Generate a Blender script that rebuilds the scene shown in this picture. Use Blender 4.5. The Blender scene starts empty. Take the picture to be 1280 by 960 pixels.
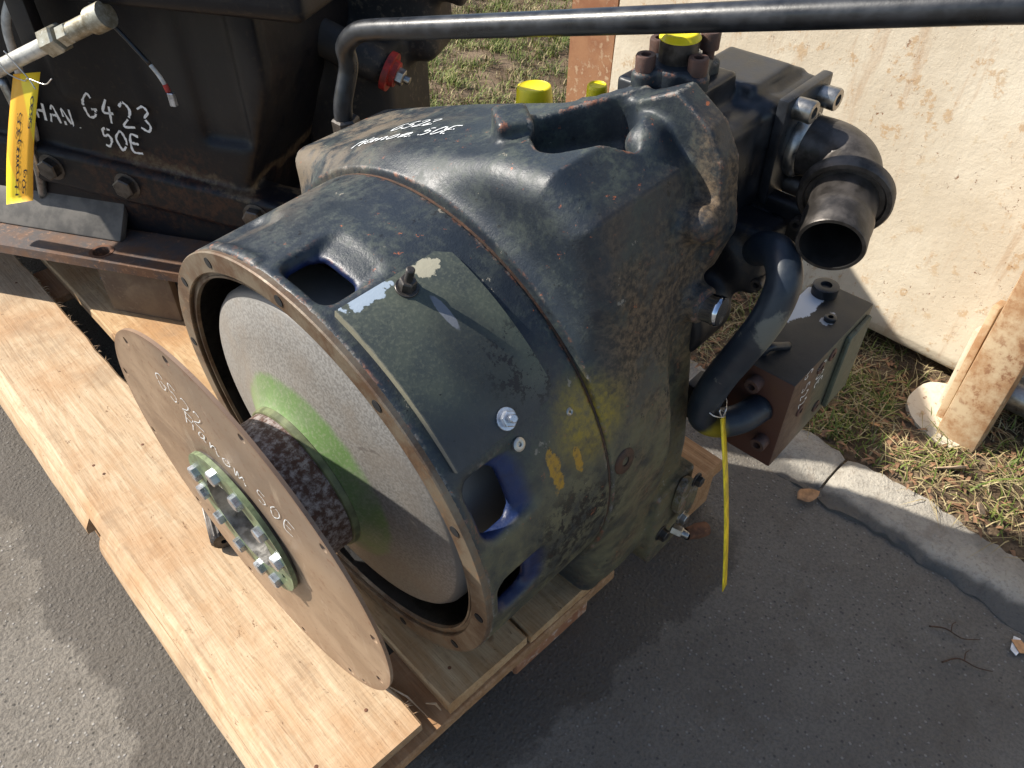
import bpy, bmesh, math, random
import numpy as np
from mathutils import Vector, Matrix
from mathutils.bvhtree import BVHTree

random.seed(7)
RNG = np.random.default_rng(7)
SC = bpy.context.scene
C = SC.collection
PI = math.pi
R_ = math.radians

# ------------------------------------------------------------------ camera
GZ = 0.40                                   # shaft centre above the yard
def cam_rows(yaw, pitch, roll):
    f = np.array([math.cos(pitch)*math.cos(yaw), math.cos(pitch)*math.sin(yaw), -math.sin(pitch)])
    r = np.array([math.sin(yaw), -math.cos(yaw), 0.0]); d = np.cross(f, r)
    c, s = math.cos(roll), math.sin(roll)
    return c*r+s*d, -s*r+c*d, f
CAM_POS = np.array([-0.263217, -0.588363, 0.697284 + GZ])
cr, cd_, cf = cam_rows(0.793582, 0.747756, -0.017395)
cam = bpy.data.cameras.new('camera'); camo = bpy.data.objects.new('camera', cam); C.objects.link(camo)
m = Matrix(((cr[0], -cd_[0], -cf[0], CAM_POS[0]), (cr[1], -cd_[1], -cf[1], CAM_POS[1]),
            (cr[2], -cd_[2], -cf[2], CAM_POS[2]), (0, 0, 0, 1)))
camo.matrix_world = m
cam.sensor_width = 36.0; cam.lens = 961/1280*36; cam.clip_start = 0.02; cam.clip_end = 500
SC.camera = camo

# ------------------------------------------------------------------ light
SUN_TRAVEL = Vector((0.68, -1.0, -1.0)).normalized()
world = bpy.data.worlds.new('World'); SC.world = world; world.use_nodes = True
wn = world.node_tree.nodes; wl = world.node_tree.links
bg = wn['Background']; sky = wn.new('ShaderNodeTexSky'); sky.sky_type = 'NISHITA'; sky.sun_disc = False
sky.sun_elevation = math.asin(-SUN_TRAVEL.z)
sky.sun_rotation = math.atan2(-SUN_TRAVEL.x, -SUN_TRAVEL.y)
wl.new(sky.outputs[0], bg.inputs[0]); bg.inputs[1].default_value = 0.105
sl = bpy.data.lights.new('sun', 'SUN'); sl.energy = 5.0; sl.angle = R_(0.53); sl.color = (1.0, 0.94, 0.84)
so = bpy.data.objects.new('sun', sl); C.objects.link(so)
so.rotation_euler = SUN_TRAVEL.to_track_quat('-Z', 'Y').to_euler(); so.location = (-3, 3, 6)
vs = SC.view_settings; vs.view_transform = 'Standard'; vs.look = 'None'; vs.exposure = 0.72; vs.gamma = 1.0
vs.use_curve_mapping = False
SC.cycles.max_bounces = 8

# ------------------------------------------------------------------ node helpers
class NM:
    """small material builder"""
    def __init__(s, name, coord='Object'):
        s.m = bpy.data.materials.new(name); s.m.use_nodes = True
        s.t = s.m.node_tree; s.n = s.t.nodes; s.l = s.t.links
        s.b = s.n['Principled BSDF']; s.tc = s.n.new('ShaderNodeTexCoord'); s.P = s.tc.outputs[coord]
    def put(s, sock, v):
        if isinstance(v, bpy.types.NodeSocket): s.l.new(v, sock)
        elif isinstance(v, (tuple, list)) and len(v) == 3 and sock.type == 'RGBA': sock.default_value = (*v, 1)
        else: sock.default_value = v
    def math(s, op, a, b=None, c=None):
        n = s.n.new('ShaderNodeMath'); n.operation = op; s.put(n.inputs[0], a)
        if b is not None: s.put(n.inputs[1], b)
        if c is not None: s.put(n.inputs[2], c)
        return n.outputs[0]
    def scale(s, v, sc):
        n = s.n.new('ShaderNodeVectorMath'); n.operation = 'MULTIPLY'; s.put(n.inputs[0], v); n.inputs[1].default_value = sc
        return n.outputs[0]
    def add(s, v, c):
        n = s.n.new('ShaderNodeVectorMath'); n.operation = 'ADD'; s.put(n.inputs[0], v); n.inputs[1].default_value = c; return n.outputs[0]
    def noise(s, sc, det=4, rough=.55, vec=None, dist=0.0, off=0.0):
        n = s.n.new('ShaderNodeTexNoise'); n.inputs['Scale'].default_value = sc; n.inputs['Detail'].default_value = det
        n.inputs['Roughness'].default_value = rough; n.inputs['Distortion'].default_value = dist
        v = vec if vec is not None else s.P
        if off:
            a = s.n.new('ShaderNodeVectorMath'); a.operation = 'ADD'; s.put(a.inputs[0], v); a.inputs[1].default_value = (off, off*.7, -off); v = a.outputs[0]
        s.l.new(v, n.inputs['Vector']); return n.outputs[0]
    def voro(s, sc, feat='F1', vec=None, rnd=1.0, out=0):
        n = s.n.new('ShaderNodeTexVoronoi'); n.feature = feat; n.inputs['Scale'].default_value = sc; n.inputs['Randomness'].default_value = rnd
        s.l.new(vec if vec is not None else s.P, n.inputs['Vector']); return n.outputs[out]
    def ss(s, v, lo, hi):                       # smooth step lo..hi -> 0..1
        n = s.n.new('ShaderNodeMapRange'); n.interpolation_type = 'SMOOTHSTEP'; s.put(n.inputs[0], v)
        n.inputs[1].default_value = lo; n.inputs[2].default_value = hi; n.inputs[3].default_value = 0; n.inputs[4].default_value = 1
        return n.outputs[0]
    def mr(s, v, a, b, c, d):
        n = s.n.new('ShaderNodeMapRange'); s.put(n.inputs[0], v)
        for i, x in enumerate((a, b, c, d)): n.inputs[i+1].default_value = x
        return n.outputs[0]
    def mix(s, f, a, b):
        n = s.n.new('ShaderNodeMix'); n.data_type = 'RGBA'; s.put(n.inputs[0], f); s.put(n.inputs[6], a); s.put(n.inputs[7], b)
        return n.outputs[2]
    def ramp(s, v, stops):
        n = s.n.new('ShaderNodeValToRGB'); e = n.color_ramp.elements
        while len(e) < len(stops): e.new(.5)
        for el, (p, c) in zip(e, stops): el.position = p; el.color = (*c, 1)
        s.l.new(v, n.inputs[0]); return n.outputs[0]
    def xyz(s, v=None):
        n = s.n.new('ShaderNodeSeparateXYZ'); s.l.new(v if v is not None else s.P, n.inputs[0]); return n.outputs
    def dist(s, p, sc=(1, 1, 1)):               # scaled distance from a point
        n = s.n.new('ShaderNodeVectorMath'); n.operation = 'SUBTRACT'; s.l.new(s.P, n.inputs[0]); n.inputs[1].default_value = p
        q = s.scale(n.outputs[0], sc); k = s.n.new('ShaderNodeVectorMath'); k.operation = 'LENGTH'; s.l.new(q, k.inputs[0]); return k.outputs['Value']
    def blob(s, p, r, wob=.6, nsc=30, sc=(1, 1, 1), edge=.15, off=0):   # patch with ragged outline
        d = s.math('DIVIDE', s.dist(p, sc), r)
        nz = s.math('MULTIPLY', s.math('SUBTRACT', s.noise(nsc, 5, .65, off=off), .5), wob*2)
        return s.ss(s.math('ADD', d, nz), 1+edge, 1-edge) if False else s.math('SUBTRACT', 1.0, s.ss(s.math('ADD', d, nz), 1-edge, 1+edge))
    def bump(s, h, st=.3, dist=.002, nrm=None):
        n = s.n.new('ShaderNodeBump'); n.inputs['Strength'].default_value = st; n.inputs['Distance'].default_value = dist
        s.l.new(h, n.inputs['Height'])
        if nrm is not None: s.l.new(nrm, n.inputs['Normal'])
        return n.outputs[0]
    def done(s, col, rough=.5, metal=0.0, nrm=None, spec=.5):
        s.put(s.b.inputs['Base Color'], col); s.put(s.b.inputs['Roughness'], rough); s.put(s.b.inputs['Metallic'], metal)
        s.put(s.b.inputs['Specular IOR Level'], spec)
        if nrm is not None: s.l.new(nrm, s.b.inputs['Normal'])
        return s.m

def plain(name, col, rough=.5, metal=0.0, var=.25, nsc=60, bump=.0, spec=.5):
    k = NM(name); n = k.noise(nsc, 5, .6)
    lo = tuple(c*(1-var) for c in col); hi = tuple(min(1, c*(1+var)) for c in col)
    c = k.mix(k.ss(n, .35, .65), lo, hi)
    nr = k.bump(k.noise(nsc*6, 3), bump, .001) if bump else None
    return k.done(c, k.mr(n, .3, .7, max(.05, rough-.1), min(1, rough+.1)), metal, nr, spec)

# ---- materials
def cast_paint(name):
    """dark blue-black gloss over iron: dusty green film, brown grime on the near side, chips on proud edges, yellow over-spray"""
    k = NM(name); x, y, z = k.xyz(); inv = lambda v: k.math('SUBTRACT', 1.0, v); mul = lambda a, b: k.math('MULTIPLY', a, b)
    big = k.noise(6, 5, .62); mid = k.noise(27, 6, .68); fine = k.noise(140, 5, .7); grit = k.noise(430, 3); pat = k.noise(15, 6, .72, off=3); chip = k.noise(62, 6, .78, off=21)
    pt = k.n.new('ShaderNodeNewGeometry').outputs['Pointiness']
    base = k.mix(k.ss(big, .36, .64), (.015, .021, .030), (.027, .035, .040))
    film = mul(k.ss(k.math('ADD', mul(mid, .55), mul(fine, .45)), .46, .60), k.mr(big, .36, .60, .15, .85))
    base = k.mix(film, base, (.062, .076, .062))
    # brown oily grime over the near side of the case
    sidem = mul(inv(k.ss(y, -.258, -.200)), k.ss(x, .185, .25))
    dirt = mul(sidem, k.ss(pat, .38, .56))
    base = k.mix(mul(dirt, .9), base, k.mix(k.ss(fine, .38, .64), (.035, .024, .015), (.18, .12, .068)))
    # olive dust low on the bell, with darker grease flecks
    olive = mul(mul(inv(k.ss(y, -.268, -.225)), inv(k.ss(z, .05, .19))), k.mr(mid, .36, .62, .15, 1.0))
    base = k.mix(mul(olive, .8), base, (.15, .135, .070))
    gz = k.blob((.140, -.285, -.005), .075, .5, 12, (1, .6, 1), .4, 2)
    base = k.mix(mul(gz, k.ss(chip, .49, .54)), base, (.016, .015, .012))
    # tan dust on the far top corner
    dust = mul(k.ss(y, .02, .25), k.ss(pat, .43, .60))
    base = k.mix(mul(dust, .6), base, (.20, .15, .095))
    # yellow over-spray (fine droplets) and runs
    yel = k.blob((.176, -.262, .128), .040, .35, 24, (1, 1, 1), .6)
    base = k.mix(mul(yel, k.mr(k.math('ADD', mul(fine, .7), mul(mid, .3)), .36, .62, .1, .9)), base, (.33, .235, .015))
    for c, r, sc_, of in (((.118, -.262, .096), .0125, (1.5, 1, .34), 2), ((.150, -.27, .100), .008, (1.4, 1, .40), 5), ((.099, -.262, .060), .010, (1, 1, .8), 8)):
        yb = k.blob(c, r, .95, 75, sc_, .1, of)
        base = k.mix(mul(yb, k.mr(fine, .35, .55, .3, 1.0)), base, (.40, .22, .018))
    # primer and bare iron on proud edges, loose chips
    edge = mul(k.ss(pt, .512, .535), k.ss(chip, .50, .58)); base = k.mix(mul(edge, .75), base, k.mix(k.ss(pat, .45, .55), (.24, .09, .045), (.20, .19, .17)))
    ch = mul(k.ss(chip, .640, .660), k.ss(pat, .46, .56)); base = k.mix(ch, base, (.34, .10, .04))
    lt = mul(k.ss(mid, .665, .69), .75); base = k.mix(lt, base, (.27, .24, .19))
    base = k.mix(mul(inv(k.ss(chip, .345, .37)), .85), base, (.006, .006, .007))
    rr = k.math('SQRT', k.math('ADD', mul(y, y), mul(z, z))); front = k.math('LESS_THAN', x, .175)
    lim = k.mr(z, .13, .2, .0065, 0.0)
    blue = mul(inv(k.ss(k.math('SUBTRACT', rr, lim), .268, .274)), front)
    base = k.mix(blue, base, k.mix(k.ss(mid, .4, .6), (.004, .012, .055), (.006, .022, .09)))
    base = k.mix(mul(inv(k.ss(rr, .2625, .2635)), front), base, (.007, .006, .006))  # inside of the bell: its deep shade put into the colour
    rough = k.math('ADD', k.mr(mid, .3, .7, .37, .54), k.math('ADD', mul(film, .22), mul(k.math('MAXIMUM', dirt, dust), .28)))
    h = k.math('ADD', mul(grit, .3), k.math('ADD', mul(fine, .8), k.math('ADD', mul(lt, -.8), mul(mid, .5))))
    return k.done(base, rough, 0.0, k.bump(h, .42, .0017), .5)

def rust_mat(name, a, b, c, sc=40, metal=.25, rough=.6, thr=.5):
    k = NM(name); n = k.noise(sc, 6, .7); n2 = k.noise(sc*4, 5, .7); n3 = k.noise(sc*.3, 4, .6)
    col = k.mix(k.ss(n, thr-.12, thr+.12), a, b); col = k.mix(k.math('MULTIPLY', k.ss(n2, .52, .64), k.ss(n3, .4, .6)), col, c)
    return k.done(col, k.mr(n, .3, .7, rough-.12, rough+.15), metal, k.bump(k.math('ADD', n2, n), .25, .0012))

M = {}
M['cast'] = cast_paint('cast_iron_dark_paint')
M['black'] = plain('black_enamel', (.016, .018, .022), .36, 0, .4, 45, .12)
M['black_rough'] = rust_mat('grimy_black_iron', (.0045, .005, .008), (.008, .0085, .011), (.032, .023, .016), 20, 0, .5)
M['flange_face'] = rust_mat('machined_face_rust', (.175, .14, .10), (.105, .06, .034), (.23, .15, .09), 20, .25, .5)
M['rust'] = rust_mat('orange_rust', (.16, .065, .03), (.075, .032, .017), (.27, .12, .05), 60, .1, .75)
M['rust_dark'] = rust_mat('dark_rust', (.045, .028, .02), (.085, .04, .022), (.13, .08, .05), 50, .1, .7)
M['hub'] = rust_mat('speckled_hub', (.33, .29, .28), (.075, .034, .022), (.12, .045, .03), 115, .15, .55, .47)
M['zinc'] = plain('zinc_plated', (.47, .50, .55), .3, .85, .2, 90, .05)
M['steel'] = plain('worn_steel', (.34, .33, .31), .34, .9, .3, 60, .08)
M['dark_steel'] = plain('dark_steel', (.070, .062, .056), .42, .5, .45, 45, .2)
M['brown_bolt'] = rust_mat('brown_bolt_rust', (.08, .045, .035), (.12, .06, .045), (.05, .04, .04), 70, .2, .6)
M['chrome'] = plain('chrome_plug', (.55, .60, .68), .12, 1.0, .12, 40)
M['yellow_cap'] = plain('yellow_plastic', (.80, .66, .012), .42, 0, .06, 30, .03)
M['white_paint'] = plain('white_marker', (.74, .77, .78), .6, 0, .12, 200)
M['black_ink'] = plain('black_ink', (.012, .012, .016), .5)
M['hole'] = plain('dark_hole', (.006, .006, .007), .9)
M['wire'] = plain('thin_wire', (.62, .60, .58), .3, .8, .2, 80)
M['rubber'] = plain('grey_sheath', (.45, .45, .43), .55)
M['red'] = plain('red_sleeve', (.30, .022, .018), .55, 0, .4, 60)

def conv_mat():
    k = NM('converter_cover_steel'); x, y, z = k.xyz()
    rr = k.math('SQRT', k.math('ADD', k.math('MULTIPLY', y, y), k.math('MULTIPLY', z, z)))
    n = k.noise(300, 3, .6); m_ = k.noise(14, 5, .6); f = k.noise(700, 2)
    col = k.mix(k.ss(n, .36, .64), (.22, .21, .197), (.335, .325, .308))
    col = k.mix(k.math('MULTIPLY', k.ss(m_, .42, .66), .45), col, (.27, .23, .19))
    tr = k.n.new('ShaderNodeCombineXYZ'); k.l.new(k.math('MULTIPLY', rr, 40.0), tr.inputs[0]); k.l.new(k.math('MULTIPLY', y, 1.2), tr.inputs[1]); k.l.new(k.math('MULTIPLY', z, 1.2), tr.inputs[2])
    col = k.mix(k.math('MULTIPLY', k.ss(k.noise(9, 3, .6, tr.outputs[0]), .52, .68), .25), col, (.20, .18, .16))
    scr = k.noise(40, 5, .7, k.scale(k.P, (1, .15, 1)), 1.5, 3); col = k.mix(k.math('MULTIPLY', k.ss(scr, .66, .70), .5), col, (.14, .12, .11))
    wob = k.math('MULTIPLY', k.math('SUBTRACT', k.noise(22, 5, .7), .5), .016)
    g = k.math('SUBTRACT', 1.0, k.ss(k.math('ADD', rr, wob), .124, .136))
    g = k.math('MULTIPLY', g, k.mr(k.noise(10, 4, .6, off=5), .32, .56, .35, 1.0))
    gcol = k.mix(k.ss(k.noise(12, 5), .36, .62), (.15, .27, .085), (.21, .34, .13))
    gcol = k.mix(k.math('MULTIPLY', k.ss(k.noise(260, 3), .5, .62), .3), gcol, (.40, .42, .30))
    gcol = k.mix(k.ss(rr, .093, .090), gcol, (.10, .16, .06)) if False else gcol
    col = k.mix(k.math('MULTIPLY', g, .92), col, gcol)
    edge = k.ss(rr, .2165, .2185)
    col = k.mix(edge, col, (.20, .19, .18))
    return k.done(col, .52, .25, k.bump(k.math('ADD', n, f), .22, .0008))
M['conv'] = conv_mat()
M['green'] = plain('green_paint', (.145, .185, .10), .45, 0, .3, 70, .1)
M['olive'] = plain('olive_collar', (.13, .15, .075), .5, 0, .35, 50, .1)

def disc_mat():
    k = NM('drive_plate_steel'); x, y, z = k.xyz()
    n = k.noise(9, 5, .6); f = k.noise(90, 5, .7); sp = k.noise(60, 4, .7, off=5)
    col = k.mix(k.ss(n, .38, .62), (.26, .172, .108), (.36, .25, .162))
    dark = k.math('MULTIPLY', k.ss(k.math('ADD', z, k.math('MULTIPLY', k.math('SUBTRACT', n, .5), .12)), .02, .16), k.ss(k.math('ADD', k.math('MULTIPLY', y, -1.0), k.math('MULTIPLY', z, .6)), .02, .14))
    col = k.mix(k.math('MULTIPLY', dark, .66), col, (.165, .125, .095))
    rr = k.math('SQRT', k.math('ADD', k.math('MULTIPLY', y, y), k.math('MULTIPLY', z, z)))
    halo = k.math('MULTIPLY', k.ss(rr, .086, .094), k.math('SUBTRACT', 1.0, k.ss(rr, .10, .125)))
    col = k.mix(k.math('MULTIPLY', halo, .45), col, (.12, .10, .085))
    col = k.mix(k.math('MULTIPLY', k.ss(f, .56, .68), .5), col, (.15, .055, .025))
    col = k.mix(k.ss(sp, .70, .72), col, (.05, .03, .025))
    rim = k.ss(rr, .234, .243)
    col = k.mix(k.math('MULTIPLY', rim, .35), col, (.14, .06, .03))
    sm = k.noise(26, 5, .65, k.scale(k.P, (1, .22, 1)), .5, 13); col = k.mix(k.math('MULTIPLY', k.ss(sm, .50, .66), .55), col, (.20, .13, .085)); col = k.mix(k.math('MULTIPLY', k.ss(k.noise(34, 5, .7, k.scale(k.P, (1, 1, .3)), .4, 17), .56, .70), .45), col, (.46, .36, .26))
    return k.done(col, k.mr(n, .3, .7, .42, .60), .12, k.bump(f, .15, .0007))
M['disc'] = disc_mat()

def plate_paint():
    k = NM('inspection_plate_paint'); x, y, z = k.xyz()
    n = k.noise(10, 4, .6); f = k.noise(160, 5, .7); ch = k.noise(48, 6, .8, off=2)
    col = k.mix(k.ss(n, .36, .60), (.050, .060, .054), (.082, .094, .070))
    col = k.mix(k.math('MULTIPLY', k.ss(k.noise(320, 3, .6), .5, .64), .4), col, (.13, .14, .10))
    ed = k.math('SUBTRACT', 1.0, k.ss(k.math('ADD', x, k.math('MULTIPLY', k.noise(70, 4, .7, off=60), .004)), .0195, .0215))
    col = k.mix(k.math('MULTIPLY', ed, .8), col, (.26, .24, .17))
    # lower edge is dark blue-black
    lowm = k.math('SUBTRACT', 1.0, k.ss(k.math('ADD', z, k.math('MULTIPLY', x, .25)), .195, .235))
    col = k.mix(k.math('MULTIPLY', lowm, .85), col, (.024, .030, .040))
    # darker band down the middle
    band = k.math('MULTIPLY', k.blob((.100, -.18, .222), .05, .35, 14, (1.6, .8, .8), .5, 4), .6)
    col = k.mix(band, col, (.022, .025, .026))
    # flaking light paint by the upper fixing
    p1 = k.blob((.052, -.091, .274), .0115, 1.3, 95, (.46, 1.3, 1), .05, 6)
    col = k.mix(p1, col, (.36, .43, .50))
    p2 = k.blob((.116, -.096, .272), .0105, 1.2, 95, (.72, 1.0, 1), .05, 9)
    col = k.mix(p2, col, (.40, .37, .27))
    # black flakes towards the rear lower corner
    fm = k.blob((.135, -.205, .20), .042, .4, 20, (1, .9, .9), .4, 12)
    col = k.mix(k.math('MULTIPLY', fm, k.ss(ch, .53, .56)), col, (.010, .011, .012))
    col = k.mix(k.ss(k.noise(75, 6, .8, off=30), .665, .68), col, (.015, .015, .016))
    # scratch
    sc_ = k.blob((.100, -.140, .251), .016, .3, 90, (3.2, .8, .8), .1, 15)
    col = k.mix(k.math('MULTIPLY', sc_, .7), col, (.20, .21, .24))
    return k.done(col, k.mr(f, .35, .65, .42, .62), 0, k.bump(k.math('ADD', f, k.math('MULTIPLY', p1, .6)), .3, .001))
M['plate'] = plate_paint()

def wood_mat(name, a, b, seed, dark=(.17, .085, .04)):
    k = NM(name); st = k.scale(k.P, (1, .05, 1)); rs = k.scale(k.P, (.25, 1, .25))
    g1 = k.noise(60, 6, .62, st, .9, seed); g2 = k.noise(240, 4, .6, st, .2, seed+1); big = k.noise(5, 5, .6, off=seed+2); med = k.noise(28, 5, .65, off=seed+4)
    saw = k.noise(150, 3, .6, rs, .3, seed+6)
    col = k.mix(k.ss(g1, .34, .66), a, b)
    g0 = k.noise(9, 3, .5, k.scale(k.P, (1, .07, 1)), 1.2, seed+9); ring_ = k.math('SINE', k.math('MULTIPLY', g0, 120.0))
    col = k.mix(k.math('MULTIPLY', k.ss(ring_, .25, .95), .26), col, tuple(c*f_ for c, f_ in zip(a, (.80, .66, .50))))
    col = k.mix(k.math('MULTIPLY', k.ss(g2, .50, .70), .45), col, tuple(c*.58 for c in a))
    col = k.mix(k.math('MULTIPLY', k.ss(big, .46, .66), .65), col, tuple(c*f_ for c, f_ in zip(a, (.93, .74, .58))))
    col = k.mix(k.math('MULTIPLY', k.ss(med, .54, .70), .35), col, tuple(c*f_ for c, f_ in zip(a, (.80, .66, .55))))
    col = k.mix(k.math('MULTIPLY', k.ss(saw, .55, .72), .22), col, tuple(min(1, c*1.12) for c in b))
    kv = k.scale(k.P, (1, .6, .2)); wv = k.n.new('ShaderNodeVectorMath'); wv.operation = 'ADD'; k.l.new(kv, wv.inputs[0]); wv.inputs[1].default_value = (seed*.37, seed*.11, 0)
    kd = k.math('ADD', k.voro(7.6, 'F1', wv.outputs[0], 1.0, 0), k.math('MULTIPLY', k.math('SUBTRACT', med, .5), .05))
    kn = k.math('SUBTRACT', 1.0, k.ss(kd, .035, .07)); ring = k.math('MULTIPLY', k.ss(kd, .035, .055), k.math('SUBTRACT', 1.0, k.ss(kd, .055, .075)))
    col = k.mix(k.math('MULTIPLY', kn, .55), col, (.27, .14, .065)); col = k.mix(k.math('MULTIPLY', ring, .6), col, dark)
    spk = k.ss(k.noise(80, 6, .8, k.scale(k.P, (1, .45, 1)), 0, seed+7), .635, .67)
    sml = k.noise(7, 6, .7, off=seed+31); col = k.mix(k.math('MULTIPLY', k.ss(sml, .50, .68), .45), col, (.25, .17, .105))
    fib = k.noise(330, 3, .6, k.scale(k.P, (1, .12, 1)), .2, seed+17); col = k.mix(k.math('MULTIPLY', k.ss(fib, .57, .70), .45), col, (.22, .13, .07))
    col = k.mix(k.math('MULTIPLY', spk, .8), col, dark)
    h = k.math('ADD', k.math('ADD', g2, g1), k.math('ADD', k.math('MULTIPLY', saw, .8), k.math('MULTIPLY', spk, -1.2)))
    return k.done(col, .72, 0, k.bump(h, .5, .0016), .25)
M['wood'] = wood_mat('pale_pine', (.44, .31, .19), (.56, .425, .28), 1)
M['wood2'] = wood_mat('yellow_pine', (.43, .275, .14), (.56, .39, .22), 20)
M['wood_end'] = wood_mat('weathered_pine', (.33, .185, .09), (.46, .28, .15), 40)
M['wood_red'] = rust_mat('red_stained_block', (.30, .125, .06), (.42, .20, .10), (.55, .42, .33), 18, 0, .75)
def pipe_mat():
    k = NM('bent_pipe_paint'); k.P = k.scale(k.add(k.P, (.01757, .04025, -.04991)), (1/.93,)*3); n = k.noise(30, 6, .65); f = k.noise(150, 4)
    col = k.mix(k.ss(n, .4, .62), (.014, .020, .030), (.026, .034, .042))
    w = k.blob((.444, -.318, .110), .022, .6, 50, (.8, 1, .7), .1, 2); col = k.mix(k.math('MULTIPLY', w, .75), col, (.17, .17, .14))
    col = k.mix(k.ss(k.noise(45, 5, .7, off=5), .64, .68), col, (.10, .10, .09))
    yl = k.blob((.420, -.285, -.072), .020, .35, 30, (1, 1, 1), .3, 6); col = k.mix(k.math('MULTIPLY', yl, .85), col, (.38, .30, .02))
    return k.done(col, k.mr(n, .3, .7, .34, .5), 0, k.bump(f, .12, .001))
M['pipe'] = pipe_mat()
M['panelgreen'] = rust_mat('olive_panel', (.075, .085, .06), (.10, .115, .08), (.05, .045, .03), 35, 0, .55)
M['plate_rust'] = rust_mat('base_plate_rust', (.14, .075, .045), (.075, .066, .066), (.28, .15, .085), 26, .1, .6)
M['foot_brown'] = rust_mat('dusty_brown_foot', (.13, .095, .062), (.09, .06, .04), (.17, .13, .09), 12, 0, .7)
M['angle'] = plain('dusty_angle', (.11, .10, .088), .6, .1, .3, 30, .1)
M['hose'] = plain('grey_hose', (.50, .49, .45), .45, .2, .25, 60, .1)
M['brass'] = rust_mat('corroded_union', (.42, .41, .34), (.20, .17, .11), (.55, .55, .50), 45, .5, .45)
M['cast2'] = rust_mat('dusty_cast_iron', (.014, .015, .017), (.026, .025, .024), (.10, .085, .065), 18, 0, .6)
M['bore'] = plain('shade_black_bore', (.010, .009, .009), .6)  # near-black colour stands in for the shade inside the outlet tube
def g2_mat():
    k = NM('black_case_peeling'); x, y, z = k.xyz(); n = k.noise(11, 6, .68); f = k.noise(75, 5, .7); inv = lambda v: k.math('SUBTRACT', 1.0, v)
    col = k.mix(k.ss(n, .38, .62), (.0035, .0045, .0085), (.0075, .0075, .0095))
    col = k.mix(k.math('MULTIPLY', k.ss(f, .56, .68), .5), col, (.035, .026, .018))
    h = k.math('ADD', z, k.math('MULTIPLY', x, .105)); w = k.math('MULTIPLY', k.math('SUBTRACT', n, .5), .10)
    band = k.math('MULTIPLY', k.ss(k.math('ADD', h, w), .330, .338), inv(k.ss(k.math('ADD', h, w), .345, .362)))
    band = k.math('MULTIPLY', band, k.ss(x, -.74, -.66)); col = k.mix(k.math('MULTIPLY', band, .85), col, k.mix(k.ss(f, .4, .6), (.12, .09, .055), (.06, .042, .028)))
    bl = k.blob((-.45, .60, .60), .10, .6, 9, (1, .3, 1), .3, 4); col = k.mix(k.math('MULTIPLY', bl, .45), col, (.045, .042, .038))
    rs = k.blob((-.60, .58, .36), .10, .7, 14, (.6, .3, 1.2), .3, 7); col = k.mix(k.math('MULTIPLY', k.math('MULTIPLY', rs, k.ss(f, .42, .6)), .6), col, (.06, .025, .014))
    return k.done(col, k.mr(n, .3, .7, .36, .58), 0, k.bump(k.math('ADD', f, n), .25, .002), .3)
M['g2case'] = g2_mat()

# ------------------------------------------------------------------ mesh helpers
def obj_from(name, verts, faces, mat, parent=None, smooth=False, loc=None):
    me = bpy.data.meshes.new(name); me.from_pydata([tuple(map(float, v)) for v in verts], [], faces); me.update()
    return link(name, me, mat, parent, smooth, loc)
def link(name, me, mat, parent=None, smooth=False, loc=None):
    o = bpy.data.objects.new(name, me); C.objects.link(o)
    if mat is not None:
        me.materials.clear(); me.materials.append(M[mat] if isinstance(mat, str) else mat)
    if smooth:
        me.polygons.foreach_set('use_smooth', [True]*len(me.polygons))
    if parent is not None: o.parent = parent
    if loc is not None: o.location = loc
    return o
def bm_obj(name, bm, mat, parent=None, smooth=False, loc=None, auto=None):
    bmesh.ops.recalc_face_normals(bm, faces=bm.faces)
    me = bpy.data.meshes.new(name); bm.to_mesh(me); bm.free()
    o = link(name, me, mat, parent, smooth or auto is not None, loc)
    if auto is not None: me.set_sharp_from_angle(angle=R_(auto))
    return o
def tag(o, label=None, cat=None, group=None, kind=None):
    if label: o['label'] = label
    if cat: o['category'] = cat
    if group: o['group'] = group
    if kind: o['kind'] = kind
    return o
def empty(name, loc=(0, 0, 0), mat3=None):
    o = bpy.data.objects.new(name, None); C.objects.link(o); o.empty_display_size = .05
    o.location = loc
    if mat3 is not None: o.rotation_euler = mat3.to_euler()
    return o
def frame(axis, up=(0, 0, 1)):
    a = Vector(axis).normalized(); u = Vector(up)
    if abs(a.dot(u)) > .97: u = Vector((1, 0, 0))
    s = u.cross(a).normalized(); t = a.cross(s)
    return s, t, a
def lathe(bm, prof, origin=(0, 0, 0), axis=(1, 0, 0), n=48, close=False):
    """prof: list of (distance along axis, radius)"""
    s, t, a = frame(axis); O = Vector(origin); rings = []
    for (h, r) in prof:
        if r < 1e-6: rings.append([bm.verts.new(O+a*h)])
        else: rings.append([bm.verts.new(O+a*h+s*(r*math.cos(2*PI*i/n))+t*(r*math.sin(2*PI*i/n))) for i in range(n)])
    if close: rings.append(rings[0])
    for A, B in zip(rings[:-1], rings[1:]):
        for i in range(n):
            j = (i+1) % n
            if len(A) == 1 and len(B) == 1: continue
            if len(A) == 1: bm.faces.new((A[0], B[i], B[j]))
            elif len(B) == 1: bm.faces.new((A[i], B[0], A[j]))
            else: bm.faces.new((A[i], B[i], B[j], A[j]))
def box(bm, c, h, rot=None, bev=0.0, seg=2):
    m_ = Matrix.Translation(Vector(c)) @ (rot.to_4x4() if rot is not None else Matrix.Identity(4)) @ Matrix.Diagonal((h[0]*2, h[1]*2, h[2]*2, 1))
    r = bmesh.ops.create_cube(bm, size=1, matrix=m_)
    if bev > 0:
        es = list({e for v in r['verts'] for e in v.link_edges})
        bmesh.ops.bevel(bm, geom=es, offset=bev, segments=seg, affect='EDGES', profile=.6)
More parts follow.
